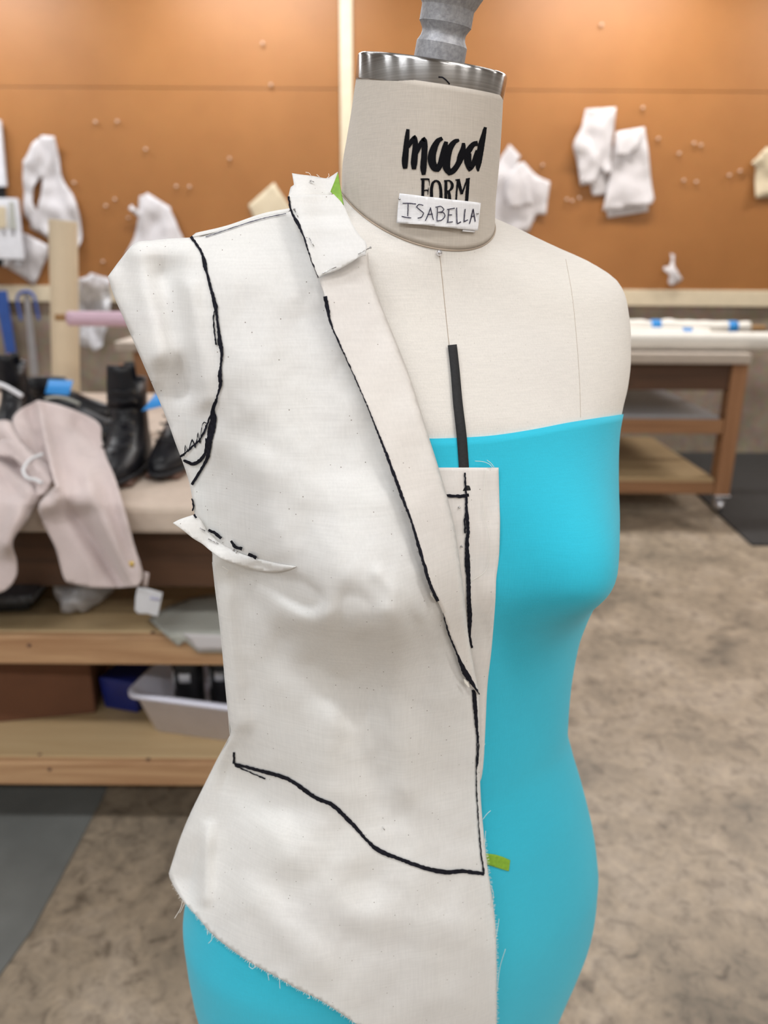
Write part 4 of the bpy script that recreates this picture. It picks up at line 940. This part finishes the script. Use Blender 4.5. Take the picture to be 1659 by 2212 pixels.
marks('marker_line', [[(1004,1021,4),(1007,1067,4),(1008,1101,6),(1011,1144,7),(1009,1175,8),(1010,1218,11),(1012,1249,9),(1013,1295,9),(1015,1330,10),(1015,1375,5),(1020,1400,4)], [(960,1070,6),(994,1072,7),(1013,1069,7)], W_(3.5, (1007,1107),(1004,1126),(1005,1152))], d_facing, parent=fac)
marks('marker_line', [[(702,640,9),(708,668,8),(715,700,4),(735,746,3),(760,801,2.6),(790,869,2.6),(815,931,4),(840,995,6),(868,1072,7),(889,1127,5),(905,1182,7),(917,1222,7),(929,1262,7),(946,1299,7)], [(957,1324,2),(969,1367,3.5),(984,1404,3.5),(998,1438,9),(1006,1455,13),(1016,1470,9),(1028,1488,5),(1036,1500,3)]], lambda a, b: d_lapel(a, b) - .0002, parent=lap, jit=.9)
marks('marker_line', [[(623,424,5),(626,442,4),(630,458,4),(640,477,7),(648,492,6),(656,511,3),(662,529,3),(671,558,2.5),(678,576,2.2),(687,600,2.2)]], d_collar, parent=col, jit=.9)
marks('marker_line', [[(450,1145,6),(465,1152,7),(478,1163,6)], [(499,1168,6),(508,1181,7),(523,1186,7)], [(536,1197,6),(554,1205,7)], [(419,1111,4),(424,1119,5)]], lambda a, b: d_dart(a, b) - .0004, parent=dart)
# pins
def pinpx(a, b, dfn, lift, parent, head=True, r=.00032):
    p, q = at_depth(*a, dfn(*a) - lift), at_depth(*b, dfn(*b) - lift)
    v, f = tube([p, (p + q) / 2 - FW * .0004, q], r, 6)
    if head: v, f = join((v, f), lathe([(.0002, -.0003), (.0008, 0), (.0008, .0004), (.0002, .0006)], p, p - q, 10))
    return mk('pin', v, f, steel, parent)
pinpx((800,535), (774,549), d_collar, .0016, col); pinpx((726,577), (697,591), d_collar, .0014, col, False); pinpx((636,453), (644,469), d_collar, .0014, col)
pinpx((668,514), (678,532), d_collar, .0014, col, False); pinpx((671,391), (678,393), d_back, .002, bck)
pinpx((450,1164), (472,1175), d_dart, .0012, dart, False); pinpx((432,1140), (443,1147), d_dart, .0012, dart, False); pinpx((505,1188), (513,1193), d_dart, .0014, dart)
pinpx((992,1096), (994,1097), d_facing, .001, fac); pinpx((997,1180), (999,1182), d_facing, .001, fac); pinpx((826,1786), (831,1793), d_panel, .001, pan, False)
# chalky white gaps along the lapel edge
marks('cut_edge', [[(1002,1467,2),(1008,1476,7),(1014,1484,2)], [(852,1028,2),(858,1050,4),(864,1068,2)], [(930,1280,2),(936,1290,5),(944,1297,2)]], lambda a, b: d_panel(a, b) - .004, thread_m, parent=lap)
# loose threads along the raw edges
TH_ = [([(1064,1010),(1056,1002),(1042,997),(1026,996)], d_facing), ([(1068,1010),(1060,1000),(1052,994)], d_facing), ([(1050,1012),(1046,1060),(1046,1110),(1054,1150),(1058,1180),(1050,1230),(1018,1255)], d_facing),
       ([(1034,1644),(1040,1622),(1048,1606)], d_panel), ([(1043,1770),(1052,1758),(1060,1751)], d_panel), ([(1046,1830),(1048,1810),(1049,1795)], d_panel), ([(1070,2030),(1076,2000),(1078,1985)], d_panel), ([(1074,2140),(1080,2090),(1092,2050)], d_panel), ([(1062,1960),(1066,1935),(1062,1915)], d_panel),
       ([(394,1946),(390,1962),(377,1984)], d_panel), ([(398,1952),(392,1965),(388,1972)], d_panel), ([(458,2018),(457,2030),(450,2038)], d_panel), ([(448,2006),(448,2020)], d_panel), ([(540,2078),(538,2088),(545,2093),(552,2088),(550,2082)], d_panel), ([(578,2102),(580,2112),(581,2118)], d_panel), ([(604,2114),(604,2125),(605,2136)], d_panel), ([(618,2122),(620,2130)], d_panel), ([(667,2148),(670,2156),(664,2156)], d_panel), ([(760,2206),(763,2216),(766,2226)], d_panel),
       ([(672,380),(668,374),(660,372)], d_back), ([(706,385),(711,380),(710,375)], d_back), ([(690,382),(684,377)], d_back), ([(490,1240),(494,1232),(480,1224)], d_panel)]
for L, fn in TH_:
    E_ = catmull(L, 3); P = at_depth(E_[:, 0], E_[:, 1], np.array([fn(a, b) for a, b in E_]) - .0016); v, f = tube(list(P), .00017, 4); mk('loose_thread', v, f, thread_m, drape)
# fray: short fibres on the hem, one bundle
fr_v, fr_f = [], []; rn_ = random.Random(11)
for seg, fn in ((PANEL[37:51], d_panel), (PANEL[50:58], d_panel)):
    E_ = catmull(seg, 5)
    for i in range(len(E_) - 1):
        for _ in range(2):
            a, b = E_[i] + (E_[i+1] - E_[i]) * rn_.random(); tn = E_[i+1] - E_[i]; tn = tn / max(np.linalg.norm(tn), 1e-6); nn = np.array([-tn[1], tn[0]])
            if inside(np.array(PANEL, float), np.array([[a, b]]) + nn * 4)[0]: nn = -nn
            L = rn_.uniform(1, 6); e = np.array([a, b]) + nn * L + tn * rn_.uniform(-2, 2); d = fn(a, b) - .0006
            v, f = tube([at_depth(a, b, d), at_depth(e[0], e[1], d + .0002)], .00012, 3); k = len(fr_v); fr_v += v; fr_f += [tuple(i_ + k for i_ in q) for q in f]
fo = mk('hem_fray', fr_v, fr_f, thread_m, drape); fo['kind'] = 'stuff'
# green tape scraps on the form
def tape_on(pts, lift): 
    v, f = fill2d(pts, 4, False); return [on_body(a, b, lift) for a, b in v], f
v, f = tape_on([(1040,1843),(1053,1844),(1070,1846),(1086,1851),(1102,1858),(1099,1882),(1082,1877),(1066,1872),(1053,1868),(1040,1866)], .0028)
tag(mk('green_tape', v, f, greentape, form, solid=.0004), 'short green tape sticking out from under the muslin')
v, f = fill2d([(730,373),(736,408),(743,444),(728,428),(714,414)], 4, False); tag(mk('green_tape', [at_depth(a, b, d_collar(a, b) + .014) for a, b in v], f, greentape, form, solid=.0004), 'green tape at the neck seam beside the collar')
